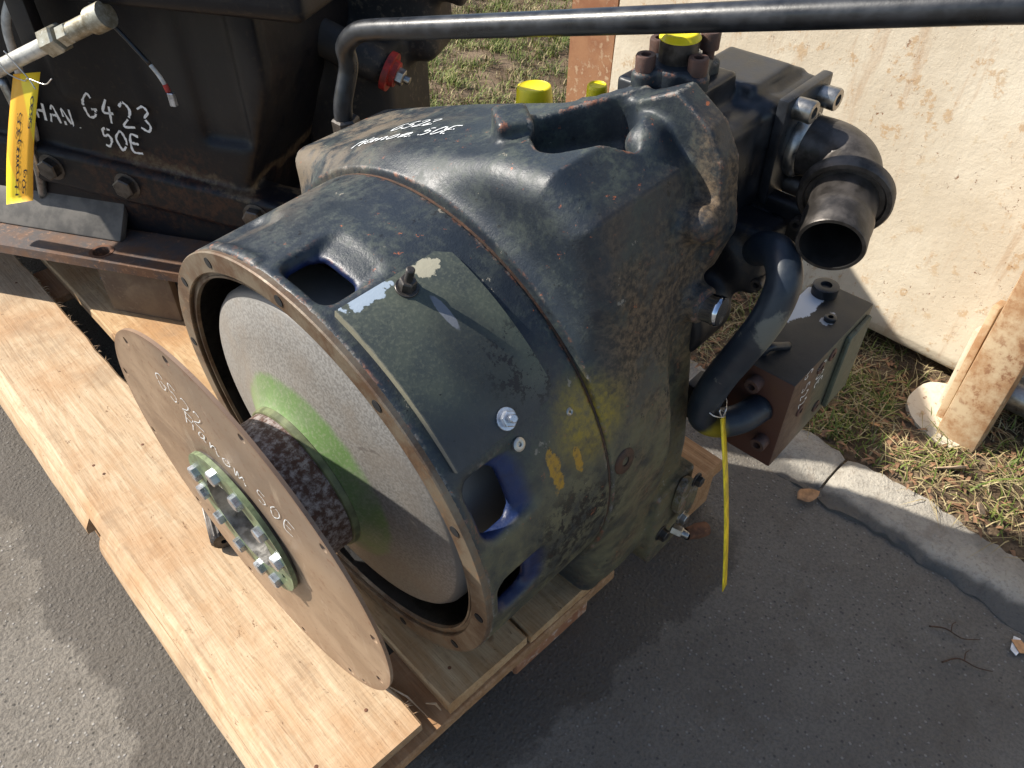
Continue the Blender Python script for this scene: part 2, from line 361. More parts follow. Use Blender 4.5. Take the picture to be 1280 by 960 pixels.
def hexa(bm, o, axis, r, h, rot=0.0, cham=.12, n=6):
    s, t, a = frame(axis); O = Vector(o)
    ring = lambda hh, rr: [bm.verts.new(O+a*hh+s*(rr*math.cos(2*PI*i/n+rot))+t*(rr*math.sin(2*PI*i/n+rot))) for i in range(n)]
    A = ring(0, r); B = ring(h*(1-cham), r); D = ring(h, r*.86)
    for P, Q in ((A, B), (B, D)):
        for i in range(n): bm.faces.new((P[i], P[(i+1) % n], Q[(i+1) % n], Q[i]))
    bm.faces.new(D); bm.faces.new(A[::-1])
def hex_bolt(name, o, axis, r, h, mat, parent, washer=0.0, stud=0.0, rot=0.0, loc=None):
    bm = bmesh.new(); O = Vector(o); a = Vector(axis).normalized()
    if washer: lathe(bm, [(-.001, 0), (-.001, r*washer), (.0016, r*washer), (.002, r*washer*.96), (.002, 0)], O, a, 20)
    hexa(bm, O+a*(.0015 if washer else -.001), a, r, h, rot)
    if stud: lathe(bm, [(h*.5, 0), (h*.5, r*.5), (h+stud, r*.5), (h+stud+.001, r*.4), (h+stud+.001, 0)], O, a, 14)
    return bm_obj(name, bm, mat, parent, loc=loc, auto=35)
def socket_bolt(name, o, axis, r, h, mat, parent, loc=None):
    bm = bmesh.new()
    lathe(bm, [(-.012, 0), (-.012, r*.6), (-.001, r*.62), (-.001, r*.97), (h*.9, r), (h, r*.92), (h, r*.5), (h*.45, r*.48), (h*.45, 0)], o, axis, 20)
    return bm_obj(name, bm, mat, parent, loc=loc, auto=40)
def smooth_path(pts, n=8):
    pts = [Vector(p) for p in pts]; P = [pts[0]*2-pts[1]]+pts+[pts[-1]*2-pts[-2]]; out = []
    for i in range(1, len(P)-2):
        for k in range(n):
            t = k/n; a, b, c, d = P[i-1], P[i], P[i+1], P[i+2]
            out.append(.5*((2*b)+(c-a)*t+(2*a-5*b+4*c-d)*t*t+(3*b-a-3*c+d)*t**3))
    out.append(pts[-1]); return out
def tube(bm, path, rad, n=20, cap=True):
    path = [Vector(p) for p in path]; N = len(path); rs = rad if hasattr(rad, '__len__') else [rad]*N
    tang = [(path[min(i+1, N-1)]-path[max(i-1, 0)]).normalized() for i in range(N)]
    s, t, _ = frame(tang[0]); rings = []
    for i in range(N):
        s = (s-tang[i]*s.dot(tang[i])).normalized(); t = tang[i].cross(s)
        rings.append([bm.verts.new(path[i]+s*(rs[i]*math.cos(2*PI*k/n))+t*(rs[i]*math.sin(2*PI*k/n))) for k in range(n)])
    for A, B in zip(rings[:-1], rings[1:]):
        for k in range(n): bm.faces.new((A[k], A[(k+1) % n], B[(k+1) % n], B[k]))
    if cap: bm.faces.new(rings[0][::-1]); bm.faces.new(rings[-1])
def plate_mesh(name, outline, holes, thick):
    """flat plate in local XY (z 0..thick) with holes, through a filled 2D curve"""
    cu = bpy.data.curves.new(name, 'CURVE'); cu.dimensions = '2D'; cu.fill_mode = 'BOTH'; cu.extrude = thick/2
    for loop in [outline]+holes:
        sp = cu.splines.new('POLY'); sp.points.add(len(loop)-1); sp.use_cyclic_u = True
        for p, q in zip(sp.points, loop): p.co = (q[0], q[1], 0, 1)
    ob = bpy.data.objects.new(name, cu); C.objects.link(ob)
    dg = bpy.context.evaluated_depsgraph_get(); me = bpy.data.meshes.new_from_object(ob.evaluated_get(dg))
    bpy.data.objects.remove(ob); bpy.data.curves.remove(cu); return me
def circle(cx, cy, r, n=40, ph=0.0): return [(cx+r*math.cos(2*PI*i/n+ph), cy+r*math.sin(2*PI*i/n+ph)) for i in range(n)]

# ---- signed distance modelling (castings with fillets), meshed by surface nets
def smin(a, b, k): 
    h = np.clip(.5+.5*(b-a)/k, 0, 1); return b*(1-h)+a*h-k*h*(1-h)
def smax(a, b, k): return -smin(-a, -b, k)
def sd_poly(Y, Z, pts):
    pts = np.array(pts, np.float32); d = np.full(Y.shape, 1e9, np.float32); sgn = np.ones(Y.shape, np.float32); n = len(pts)
    for i in range(n):
        a, b = pts[i], pts[i-1]; e = b-a; wy, wz = Y-a[0], Z-a[1]
        t = np.clip((wy*e[0]+wz*e[1])/(e@e), 0, 1); d = np.minimum(d, (wy-e[0]*t)**2+(wz-e[1]*t)**2)
        c1 = Z >= a[1]; c2 = Z < b[1]; c3 = e[0]*wz > e[1]*wy
        flip = (c1 & c2 & c3) | (~c1 & ~c2 & ~c3); sgn = np.where(flip, -sgn, sgn)
    return sgn*np.sqrt(d)
def extr(d2, dx, r=0.0):
    a, b = d2+r, dx+r
    return np.minimum(np.maximum(a, b), 0)+np.hypot(np.maximum(a, 0), np.maximum(b, 0))-r
def sd_box(X, Y, Z, c, h, r=0.0):
    qx, qy, qz = abs(X-c[0])-h[0]+r, abs(Y-c[1])-h[1]+r, abs(Z-c[2])-h[2]+r
    return np.minimum(np.maximum(qx, np.maximum(qy, qz)), 0)+np.sqrt(np.maximum(qx, 0)**2+np.maximum(qy, 0)**2+np.maximum(qz, 0)**2)-r
def sd_caps(X, Y, Z, a, b, r):
    a = np.array(a); b = np.array(b); e = b-a
    t = np.clip(((X-a[0])*e[0]+(Y-a[1])*e[1]+(Z-a[2])*e[2])/(e@e), 0, 1)
    return np.sqrt((X-a[0]-e[0]*t)**2+(Y-a[1]-e[1]*t)**2+(Z-a[2]-e[2]*t)**2)-r
def sd_cyl(X, Y, Z, a, b, r, rd=0.0):
    a = np.array(a); b = np.array(b); L = np.linalg.norm(b-a); e = (b-a)/L
    t = (X-a[0])*e[0]+(Y-a[1])*e[1]+(Z-a[2])*e[2]
    rad = np.sqrt(np.maximum((X-a[0]-e[0]*t)**2+(Y-a[1]-e[1]*t)**2+(Z-a[2]-e[2]*t)**2, 0))
    return extr(rad-r, abs(t-L/2)-L/2, rd)
def sdf_object(name, f, lo, hi, h, mat, parent, loc=None):
    ax = [np.arange(l-h*2, u+h*3, h, dtype=np.float32) for l, u in zip(lo, hi)]
    X, Y, Z = np.meshgrid(*ax, indexing='ij', sparse=True)
    V = np.broadcast_to(f(X, Y, Z), (len(ax[0]), len(ax[1]), len(ax[2]))).astype(np.float32)
    S = V < 0; nx, ny, nz = V.shape
    cnt = np.zeros((nx-1, ny-1, nz-1), np.int8)
    for i in (0, 1):
        for j in (0, 1):
            for k in (0, 1): cnt += S[i:nx-1+i, j:ny-1+j, k:nz-1+k]
    act = (cnt > 0) & (cnt < 8); idx = np.full(act.shape, -1, np.int64); I = np.argwhere(act); idx[act] = np.arange(len(I))
    acc = np.zeros((len(I), 3)); num = np.zeros(len(I))
    corners = [(i, j, k) for i in (0, 1) for j in (0, 1) for k in (0, 1)]
    val = {c: V[I[:, 0]+c[0], I[:, 1]+c[1], I[:, 2]+c[2]] for c in corners}
    for c in corners:
        for axn in range(3):
            if c[axn] == 0:
                c2 = tuple(1 if q == axn else c[q] for q in range(3)); a, b = val[c], val[c2]
                cross = (a < 0) != (b < 0); t = np.where(cross, a/np.where(cross, a-b, 1), 0)
                p = np.array(c, float)[None, :].repeat(len(I), 0); p[:, axn] += t
                acc += p*cross[:, None]; num += cross
    P = (I+acc/num[:, None])*h+np.array([a[0] for a in ax])
    faces = []
    for axn in range(3):
        o1, o2 = (axn+1) % 3, (axn+2) % 3
        sl0 = [slice(1, -1)]*3; sl1 = [slice(1, -1)]*3; sl0[axn] = slice(0, -1); sl1[axn] = slice(1, None)
        A, B = S[tuple(sl0)], S[tuple(sl1)]; E = np.argwhere(A != B)
        if not len(E): continue
        st = A[E[:, 0], E[:, 1], E[:, 2]]; base = E.copy(); base[:, o1] += 1; base[:, o2] += 1
        q = []
        for d1, d2 in ((0, 0), (-1, 0), (-1, -1), (0, -1)):
            b = base.copy(); b[:, o1] += d1; b[:, o2] += d2; q.append(idx[b[:, 0], b[:, 1], b[:, 2]])
        q = np.stack(q, 1); q[~st] = q[~st][:, ::-1]; faces.append(q)
    F = np.concatenate(faces); F = F[(F >= 0).all(1)]
    me = bpy.data.meshes.new(name); me.vertices.add(len(P)); me.vertices.foreach_set('co', P.astype(np.float32).ravel())
    me.loops.add(F.size); me.loops.foreach_set('vertex_index', F.astype(np.int32).ravel())
    me.polygons.add(len(F)); me.polygons.foreach_set('loop_start', np.arange(0, F.size, 4, dtype=np.int32))
    me.update(calc_edges=True); me.validate()
    return link(name, me, mat, parent, True, loc)

# ---- hand lettering: single-stroke glyphs in a 0..1 box
GL = {
 'G': [[(.78, .86), (.5, 1), (.15, .72), (.08, .35), (.35, .02), (.75, .12), (.85, .42), (.5, .42), (1.0, .40)]],
 '5': [[(.85, 1), (.30, .97), (.22, .58), (.6, .62), (.82, .35), (.6, .03), (.12, .08)]],
 '2': [[(.15, .78), (.45, 1), (.75, .8), (.55, .4), (.1, .02), (.9, .06)]],
 '4': [[(.55, 1), (.12, .38), (.85, .40)], [(.66, .68), (.58, 0)]],
 '3': [[(.15, .88), (.5, 1), (.78, .8), (.4, .55), (.8, .3), (.5, .0), (.1, .1)]],
 '0': [[(.5, 1), (.14, .6), (.25, .1), (.55, 0), (.88, .42), (.75, .9), (.5, 1)]],
 '8': [[(.75, .9), (.3, .95), (.3, .65), (.75, .35), (.6, .02), (.2, .1), (.3, .45), (.75, .7), (.75, .9)]],
 'E': [[(.85, .98), (.2, .95), (.15, .03), (.9, .04)], [(.18, .5), (.75, .52)]],
 'e': [[(.1, .35), (.7, .42), (.5, .65), (.12, .3), (.4, .0), (.8, .12)]],
 'H': [[(.15, 1), (.08, 0)], [(.85, 1), (.78, 0)], [(.12, .5), (.82, .52)]],
 'A': [[(.05, 0), (.5, 1), (.92, 0)], [(.25, .38), (.78, .38)]],
 'N': [[(.1, 0), (.15, .95), (.75, .05), (.85, 1)]],
 'a': [[(.75, .6), (.3, .62), (.1, .2), (.35, .0), (.7, .35), (.75, .62), (.75, .05), (.95, .1)]],
 'n': [[(.1, .62), (.12, .02), (.2, .45), (.55, .62), (.7, .4), (.72, .02), (.95, .1)]],
 'o': [[(.5, .62), (.12, .35), (.35, .0), (.78, .25), (.6, .6), (.5, .62)]],
 'm': [[(.05, .6), (.08, .02), (.2, .5), (.4, .58), (.45, .05), (.6, .52), (.8, .55), (.85, .02), (1, .1)]],
 'g': [[(.75, .6), (.3, .62), (.12, .25), (.4, .05), (.75, .5), (.72, -.3), (.3, -.38)]],
 'b': [[(.2, 1), (.18, .05), (.5, .0), (.7, .35), (.4, .55), (.2, .35)]],
 '.': [[(.3, .06), (.42, .0)]], '-': [[(.2, .4), (.8, .42)]], ' ': [],
}
def lettering(name, lines, place, size, wid, mat, parent, loc=None, adv=.95, jit=.04, seed=1, slant=.0):
    """lines: list of (text, u0, v0); place(u,v)->(point, normal); strokes become thin flat ribbons on the surface"""
    rg = random.Random(seed); bm = bmesh.new()
    for text, u0, v0 in lines:
        u = u0
        for ch in text:
            w = size*(.35 if ch in '. ' else .66); j = lambda: rg.uniform(-jit, jit)*size
            for st in GL[ch]:
                pts = [(u+px*w+slant*py*size+j(), v0+py*size+j()) for px, py in st]
                path = smooth_path([(a, b, 0) for a, b in pts], 5)
                L = []
                for i, q in enumerate(path):
                    d = (path[min(i+1, len(path)-1)]-path[max(i-1, 0)]); d = d.normalized() if d.length > 0 else Vector((1, 0, 0))
                    nn = Vector((-d.y, d.x, 0)); ww = wid*(.55+.65*rg.random())
                    row = []
                    for sgn in (-1, 1):
                        P, Nn = place(q.x+nn.x*ww*sgn*.5, q.y+nn.y*ww*sgn*.5); row.append(bm.verts.new(Vector(P)+Vector(Nn)*.0008))
                    L.append(row)
                for A, B in zip(L[:-1], L[1:]):
                    if rg.random() > .05: bm.faces.new((A[0], B[0], B[1], A[1]))
            u += w*adv+size*.10
    return bm_obj(name, bm, mat, parent, loc=loc)

# ------------------------------------------------------------------ the yard
def asphalt_mat():
    k = NM('asphalt'); x, y, z = k.xyz()
    big = k.noise(2.4, 5, .6); mid = k.noise(14, 6, .7, off=3); fine = k.noise(210, 4, .75); vf = k.noise(520, 3, .7)
    agg = k.voro(150, 'F1', None, 1, 0); aggc = k.voro(150, 'F1', None, 1, 1)
    col = k.mix(k.ss(big, .4, .6), (.185, .162, .134), (.235, .21, .176))
    col = k.mix(k.math('MULTIPLY', k.ss(fine, .42, .62), .5), col, (.085, .076, .066))
    cell = k.xyz(aggc)[0]
    pm = k.math('MULTIPLY', k.math('SUBTRACT', 1.0, k.ss(agg, .22, .36)), k.math('GREATER_THAN', cell, .84))
    col = k.mix(k.math('MULTIPLY', pm, .65), col, (.42, .40, .37))
    pb = k.math('MULTIPLY', k.math('SUBTRACT', 1.0, k.ss(agg, .2, .4)), k.math('LESS_THAN', cell, .12))
    col = k.mix(k.math('MULTIPLY', pb, .7), col, (.03, .028, .026))
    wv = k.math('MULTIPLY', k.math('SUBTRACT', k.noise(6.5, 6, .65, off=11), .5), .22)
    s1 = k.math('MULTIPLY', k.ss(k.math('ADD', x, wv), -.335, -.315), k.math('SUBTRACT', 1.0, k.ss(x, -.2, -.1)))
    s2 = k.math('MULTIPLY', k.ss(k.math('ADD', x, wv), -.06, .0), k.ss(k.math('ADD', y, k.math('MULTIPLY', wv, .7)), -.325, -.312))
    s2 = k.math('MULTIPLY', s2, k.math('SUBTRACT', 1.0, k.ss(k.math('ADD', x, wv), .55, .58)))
    right = k.ss(k.math('ADD', x, wv), -.08, .10)  # asphalt darkened on this side, shade put into the colour
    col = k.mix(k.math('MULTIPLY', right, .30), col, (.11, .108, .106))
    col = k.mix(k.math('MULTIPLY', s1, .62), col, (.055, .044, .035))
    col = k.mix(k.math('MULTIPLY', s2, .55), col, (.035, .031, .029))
    col = k.mix(k.math('MULTIPLY', k.ss(mid, .50, .66), .30), col, (.10, .082, .062))
    h = k.math('ADD', k.math('MULTIPLY', fine, 1.0), k.math('ADD', k.math('MULTIPLY', agg, -.5), k.math('ADD', k.math('MULTIPLY', vf, .5), k.math('MULTIPLY', pm, .4))))
    rough = k.math('SUBTRACT', .90, k.math('MULTIPLY', k.math('ADD', s1, s2), .25))
    return k.done(col, rough, 0, k.bump(h, .9, .0032, k.bump(mid, .4, .008)), .35)
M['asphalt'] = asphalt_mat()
def soil_mat():
    k = NM('soil'); a = k.noise(9, 6, .65); f = k.noise(140, 5, .7)
    col = k.mix(k.ss(a, .38, .62), (.10, .068, .042), (.20, .145, .095)); col = k.mix(k.ss(f, .5, .66), col, (.06, .042, .028))
    return k.done(col, .95, 0, k.bump(k.math('ADD', f, a), .8, .006), .2)
M['soil'] = soil_mat()
def kerb_mat():
    k = NM('kerb_concrete'); a = k.noise(9, 6, .65); f = k.noise(150, 5, .7); x, y, z = k.xyz()
    col = k.mix(k.ss(a, .36, .62), (.31, .285, .245), (.44, .405, .345)); col = k.mix(k.math('MULTIPLY', k.ss(f, .5, .66), .5), col, (.20, .18, .155))
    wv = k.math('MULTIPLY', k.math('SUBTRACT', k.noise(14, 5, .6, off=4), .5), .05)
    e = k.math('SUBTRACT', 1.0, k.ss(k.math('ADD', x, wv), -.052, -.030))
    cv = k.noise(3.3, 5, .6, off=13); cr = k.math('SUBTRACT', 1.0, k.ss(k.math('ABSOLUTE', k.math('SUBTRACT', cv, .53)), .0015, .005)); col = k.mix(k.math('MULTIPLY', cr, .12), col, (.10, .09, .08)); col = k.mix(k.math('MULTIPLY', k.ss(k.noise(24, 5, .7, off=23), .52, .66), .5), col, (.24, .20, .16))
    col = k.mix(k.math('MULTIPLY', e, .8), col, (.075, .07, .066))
    return k.done(col, .9, 0, k.bump(k.math('ADD', k.math('ADD', f, a), k.math('MULTIPLY', cr, -.1)), .8, .005), .25)
M['kerb'] = kerb_mat()

tag(obj_from('ground', [(-80, -80, -.06), (80, -80, -.06), (80, 80, -.06), (-80, 80, -.06)], [(0, 1, 2, 3)], 'soil'), kind='structure')
def grid_sheet(name, xs, ys, zf, mat):
    nx, ny = len(xs), len(ys); Xg, Yg = np.meshgrid(xs, ys, indexing='ij'); Zg = zf(Xg, Yg)
    v = np.stack([Xg, Yg, Zg], -1).reshape(-1, 3)
    f = [(i*ny+j, (i+1)*ny+j, (i+1)*ny+j+1, i*ny+j+1) for i in range(nx-1) for j in range(ny-1)]
    return obj_from(name, v, f, mat, smooth=True)
def wave(X, Y, s, amp, seed):
    rg = np.random.default_rng(seed); z = np.zeros_like(X)
    for i in range(9):
        a = rg.uniform(0, 6.28); kf = s*(1.0+.55*i); z = z+amp/(1+.6*i)*np.sin(kf*(X*math.cos(a)+Y*math.sin(a))+rg.uniform(0, 6.28))
    return z
xs = np.concatenate([[-40, -10, -3], np.arange(-1.2, .80, .03), [.80]]); ys = np.concatenate([[-40, -10, -3], np.arange(-1.4, 1.6, .03), [2, 4, 10, 40]])
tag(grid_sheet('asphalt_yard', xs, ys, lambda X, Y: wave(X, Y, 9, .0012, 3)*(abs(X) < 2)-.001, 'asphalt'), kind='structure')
def soil_z(X, Y): return np.where(X < .9, .004, .012)+wave(X, Y, 11, .006, 5)
xs = np.concatenate([np.arange(.84, 2.9, .035), [4, 8, 20, 60]]); ys = np.concatenate([[-40, -10, -4], np.arange(-1.6, 3.0, .035), [5, 10, 40]])
tag(grid_sheet('soil_verge', xs, ys, lambda X, Y: np.where(abs(X) < 4, soil_z(X, Y), .01), 'soil'), kind='structure')

kerb = empty('kerb', (0.83, 0, 0)); tag(kerb, kind='structure')
def kerb_stone(y0, y1, seed):
    rg = random.Random(seed); n = max(4, int((y1-y0)/.016)); prof = [(.758, -.05), (.762, .002), (.772, .008), (.792, .014), (.815, .017), (.84, .018), (.862, .018), (.884, .014), (.888, -.05)]
    V = []; Fc = []
    for i in range(n+1):
        y = y0+(y1-y0)*i/n; e = .006 if i in (0, n) else 0
        for q, (px, pz) in enumerate(prof):
            wob = (.004*math.sin(y*17+seed)+.004*math.sin(y*41+2*seed)+rg.uniform(-.006, .006) if q in (0, 1, 2, 3) else rg.uniform(-.004, .004)+.004*math.sin(y*23))
            V.append((px-.83+wob+(e if q < 3 else -e), y, pz-(e if pz > 0 else 0)+(rg.uniform(-.0025, .0025)+.003*math.sin(y*13+q))*(pz > 0)-(.008*max(0, math.sin(y*9+seed)) if q in (2, 3) else 0)))
    m_ = len(prof)
    for i in range(n):
        for q in range(m_-1): Fc.append((i*m_+q, i*m_+q+1, (i+1)*m_+q+1, (i+1)*m_+q))
    Fc.append(tuple(range(m_))[::-1]); Fc.append(tuple(n*m_+q for q in range(m_)))
    o = obj_from('kerb_stone', V, Fc, 'kerb', kerb, True); o.data.set_sharp_from_angle(angle=R_(50))
yk = -2.32
for i in range(6):
    L_ = .98+.03*math.sin(i*2.3); kerb_stone(yk+.0025, yk+L_-.0025, i+3); yk += L_

# grass and litter on the verge
def grass():
    gm = []
    for nm, a, b in (('green_grass', (.085, .125, .024), (.19, .22, .05)), ('dry_grass', (.30, .235, .115), (.46, .38, .21))):
        k = NM(nm); n = k.noise(30, 3); gm.append(k.done(k.mix(k.ss(n, .35, .65), a, b), .6, 0, None, .3))
    V, F_, mi = [], [], []
    def blade(x, y, z, h, w, az, lean, dry):
        b = len(V); dx, dy = math.cos(az), math.sin(az); sx, sy = -dy*w/2, dx*w/2
        for t, ws in ((0, 1), (.55, .8), (1, .08)):
            off = lean*h*t*t; hh = h*t*(1-.35*lean*t)
            V.append((x+dx*off-sx*ws, y+dy*off-sy*ws, z+hh)); V.append((x+dx*off+sx*ws, y+dy*off+sy*ws, z+hh))
        F_.extend([(b, b+1, b+3, b+2), (b+2, b+3, b+5, b+4)]); mi.extend([dry, dry])
    rg = random.Random(11)
    def cluster(x0, x1, y0, y1, ncl, per, hs, pdry):
        for _ in range(ncl):
            cx, cy = rg.uniform(x0, x1), rg.uniform(y0, y1); dryc = rg.random() < pdry
            for _ in range(rg.randint(per//2, per)):
                x, y = rg.gauss(cx, .022), rg.gauss(cy, .022)
                if x < .885: continue
                d = 1 if (rg.random() < (.8 if dryc else .22)) else 0
                zz = float(soil_z(np.array(x), np.array(y)))
                blade(x, y, zz-.003, rg.uniform(*hs)*(.7 if d else 1), rg.uniform(.0018, .0042), rg.uniform(0, 6.28), rg.uniform(.2, 1.3), d)
    cluster(.90, 1.25, -.95, .2, 105, 20, (.015, .042), .45)
    cluster(.9, 1.12, -.32, -.18, 26, 22, (.02, .05), .2)
    cluster(.93, 1.1, -.60, -.42, 16, 20, (.02, .045), .2)
    cluster(.92, 1.3, .2, 1.2, 60, 16, (.02, .05), .5)
    cluster(1.1, 2.7, .8, 2.7, 1150, 40, (.02, .055), .40)
    cluster(1.3, 2.6, -.9, .9, 90, 16, (.02, .05), .5)
    # dry straw lying flat
    for _ in range(1500):
        x, y = rg.uniform(.885, 1.25), rg.uniform(-.95, .2); zz = float(soil_z(np.array(x), np.array(y)))
        blade(x, y, zz+.003, rg.uniform(.012, .04), rg.uniform(.0012, .003), rg.uniform(0, 6.28), 2.2, 1)
    for _ in range(900):                                 # crumbled leaves
        x, y = rg.uniform(.875, 1.2), rg.uniform(-.95, .2); zz = float(soil_z(np.array(x), np.array(y))) if x > .89 else .026
        blade(x, y, zz+.001+rg.random()*.006, rg.uniform(.006, .016), rg.uniform(.005, .011), rg.uniform(0, 6.28), 2.0, 2)
    o = obj_from('grass', V, F_, gm[0]); o.data.materials.append(gm[1]); o.data.materials.append(plain('crumbled_leaf', (.24, .13, .07), .8, 0, .4, 40)); o.data.polygons.foreach_set('material_index', mi)
    tag(o, 'short green and dry grass growing on the verge behind the kerb', 'grass', kind='stuff')
grass()

def leaf(x, y, z, size, az, tilt, lab, mat):
    V, F_ = [], []; n = 7
    for i in range(n):
        t = i/(n-1); w = size*.30*math.sin(PI*(t**.8))*(1+.12*math.sin(9*t))
        c = .22*size*(t-.5)**2
        for s_ in (-1, 0, 1): V.append((size*(t-.5), s_*w, c+abs(s_)*w*.35))
    for i in range(n-1):
        for s_ in (0, 1): F_.append((i*3+s_, (i+1)*3+s_, (i+1)*3+s_+1, i*3+s_+1))
    o = obj_from('dry_leaf', V, F_, mat, smooth=True, loc=(x, y, z)); o.rotation_euler = (tilt, .3*tilt, az)
    sm = o.modifiers.new('thick', 'SOLIDIFY'); sm.thickness = .0008
    return tag(o, lab, 'leaf', 'dry leaves on the verge')
M['leaf'] = plain('dry_leaf', (.36, .20, .10), .7, 0, .3, 60, .2)
M['leaf_pale'] = plain('pale_dry_leaf', (.46, .33, .22), .7, 0, .3, 60, .2)

# ------------------------------------------------------------------ pallet
DZ = .115                                    # deck top
pallet = empty('wooden_pallet', (.1, .6, 0)); PLOC = Vector((.1, .6, 0))
tag(pallet, 'long pale timber pallet under the dark gearbox with the round steel plate', 'pallet')
def plank(name, x0, x1, y0, y1, z0, z1, mat, bevl=.003, wany=None, seed=0, ragged=False):
    """board along Y with slightly uneven edges; wany = how far the left edge slopes out"""
    rg = random.Random(seed); n = max(3, int((y1-y0)/.05)); V = []; F_ = []
    ph = rg.uniform(0, 6)
    for i in range(n+1):
        y = y0+(y1-y0)*i/n; w = .0018*math.sin(y*9+ph)+rg.uniform(-.0008, .0008); wl = w
        out = 0.0
        if wany: 
            out = wany*(.92+.06*math.sin(y*7.3+ph)+rg.uniform(-.06, .06)); wl += rg.uniform(-.002, .002)
        r2 = rg.uniform(-.0025, .0025) if ragged else rg.uniform(-.0006, .0006)
        pr = [(x0-out, z0), (x0-out*.93, z0+.3*(z1-z0)), (x0-out*.35+wl, z1-.25*(z1-z0) if wany else z1-bevl), (x0+bevl+wl, z1), (x1-bevl+r2, z1), (x1+r2, z1-bevl), (x1, z0)]
        if not wany: pr[1] = (x0+wl*.5, z0+.3*(z1-z0)); pr[2] = (x0+wl, z1-bevl)
        for px, pz in pr: V.append((px-PLOC.x, y-PLOC.y+(rg.uniform(-.002, .002) if i in (0, n) else 0), pz))
    m_ = 7
    for i in range(n):
        for q in range(m_): F_.append((i*m_+q, (i+1)*m_+q, (i+1)*m_+(q+1) % m_, i*m_+(q+1) % m_))
    F_.append(tuple(range(m_))); F_.append(tuple(n*m_+q for q in range(m_))[::-1])
    o = obj_from(name, V, F_, mat, pallet, True); o.data.set_sharp_from_angle(angle=R_(28)); return o
def cross_plank(name, x0, x1, y0, y1, z0, z1, mat, seed=0):
    bm = bmesh.new(); box(bm, ((x0+x1)/2-PLOC.x, (y0+y1)/2-PLOC.y, (z0+z1)/2), ((x1-x0)/2, (y1-y0)/2, (z1-z0)/2), None, .0025, 1)
    return bm_obj(name, bm, mat, pallet, auto=30)
plank('deck_board', -.207, -.043, -.211, 2.1, DZ-.022, DZ, 'wood', wany=.013, seed=1, ragged=True)
plank('side_rail', -.219, -.150, -.205, .372, DZ-.060, DZ-.0225, 'wood', wany=.013, seed=8)
plank('side_rail', -.219, -.150, .425, 2.1, DZ-.060, DZ-.0225, 'wood', wany=.013, seed=9)
plank('deck_board', -.004, .139, -.219, 2.1, DZ-.022, DZ, 'wood2', seed=2)
plank('deck_board', .143, .316, -.222, 2.1, DZ-.022, DZ, 'wood2', seed=3)
plank('deck_board', .498, .612, -.218, 2.1, DZ-.022, DZ, 'wood_end', seed=4)
for i, yc in enumerate((-.160, .48, 1.12, 1.76)):      # cross boards under the deck
    cross_plank('cross_board', -.147, .612 if i else .322, yc-.066, yc+.062, DZ-.042, DZ-.0225, 'wood_end')
for i, yc in enumerate((-.155, .48, 1.12, 1.76)):
    for j, (xa, xb) in enumerate(((-.218, -.12), (.127, .285), (.505, .608))):
        cross_plank('block', xa, xb, yc-.055, yc+.052, 0.001, DZ-(.0605 if j == 0 else .0425), 'wood_red' if (i, j) == (0, 1) else 'wood_end')
bmk = bmesh.new()                                       # torn splinters on the board end
for a, b, w in (((-.048, -.135), (-.030, -.208), .003), ((-.024, -.196), (-.012, -.212), .004)):
    A = Vector((a[0], a[1], DZ+.001))-PLOC; B = Vector((b[0], b[1], DZ-.012))-PLOC
    tube(bmk, [A, (A+B)/2+Vector((0.004, 0, .003)), B], [w*.2, w*.5, w*.15], 5)
bm_obj('splinter', bmk, 'wood', pallet)
for nx_, ny_ in ((-.17, -.165), (-.085, -.150), (-.165, .47), (-.09, .49), (-.17, .50), (.03, -.18), (.11, -.15), (.18, -.17), (.05, 1.12), (-.15, 1.10), (-.08, 1.13)):
    bm = bmesh.new(); lathe(bm, [(-.002, .0026), (.0003, .0026), (.0005, .002), (.0005, 0)], (nx_-PLOC.x, ny_-PLOC.y, DZ), (.05, .03, 1), 10); bm_obj('nail', bm, 'rust', pallet, auto=40)
fb = bmesh.new(); rgf = random.Random(5)                # torn fibres along the sawn edge
for _ in range(90):
    y0_ = rgf.uniform(-.2, 1.4); A = Vector((-.0435, y0_, DZ-.002))-PLOC; B = A+Vector((rgf.uniform(.002, .011), rgf.uniform(-.010, .010), rgf.uniform(-.003, .004)))
    tube(fb, [A, (A+B)/2+Vector((0, 0, .001)), B], [.0007, .0005, .0002], 4)
tag(bm_obj('torn_fibre', fb, 'wood', pallet), kind='stuff')

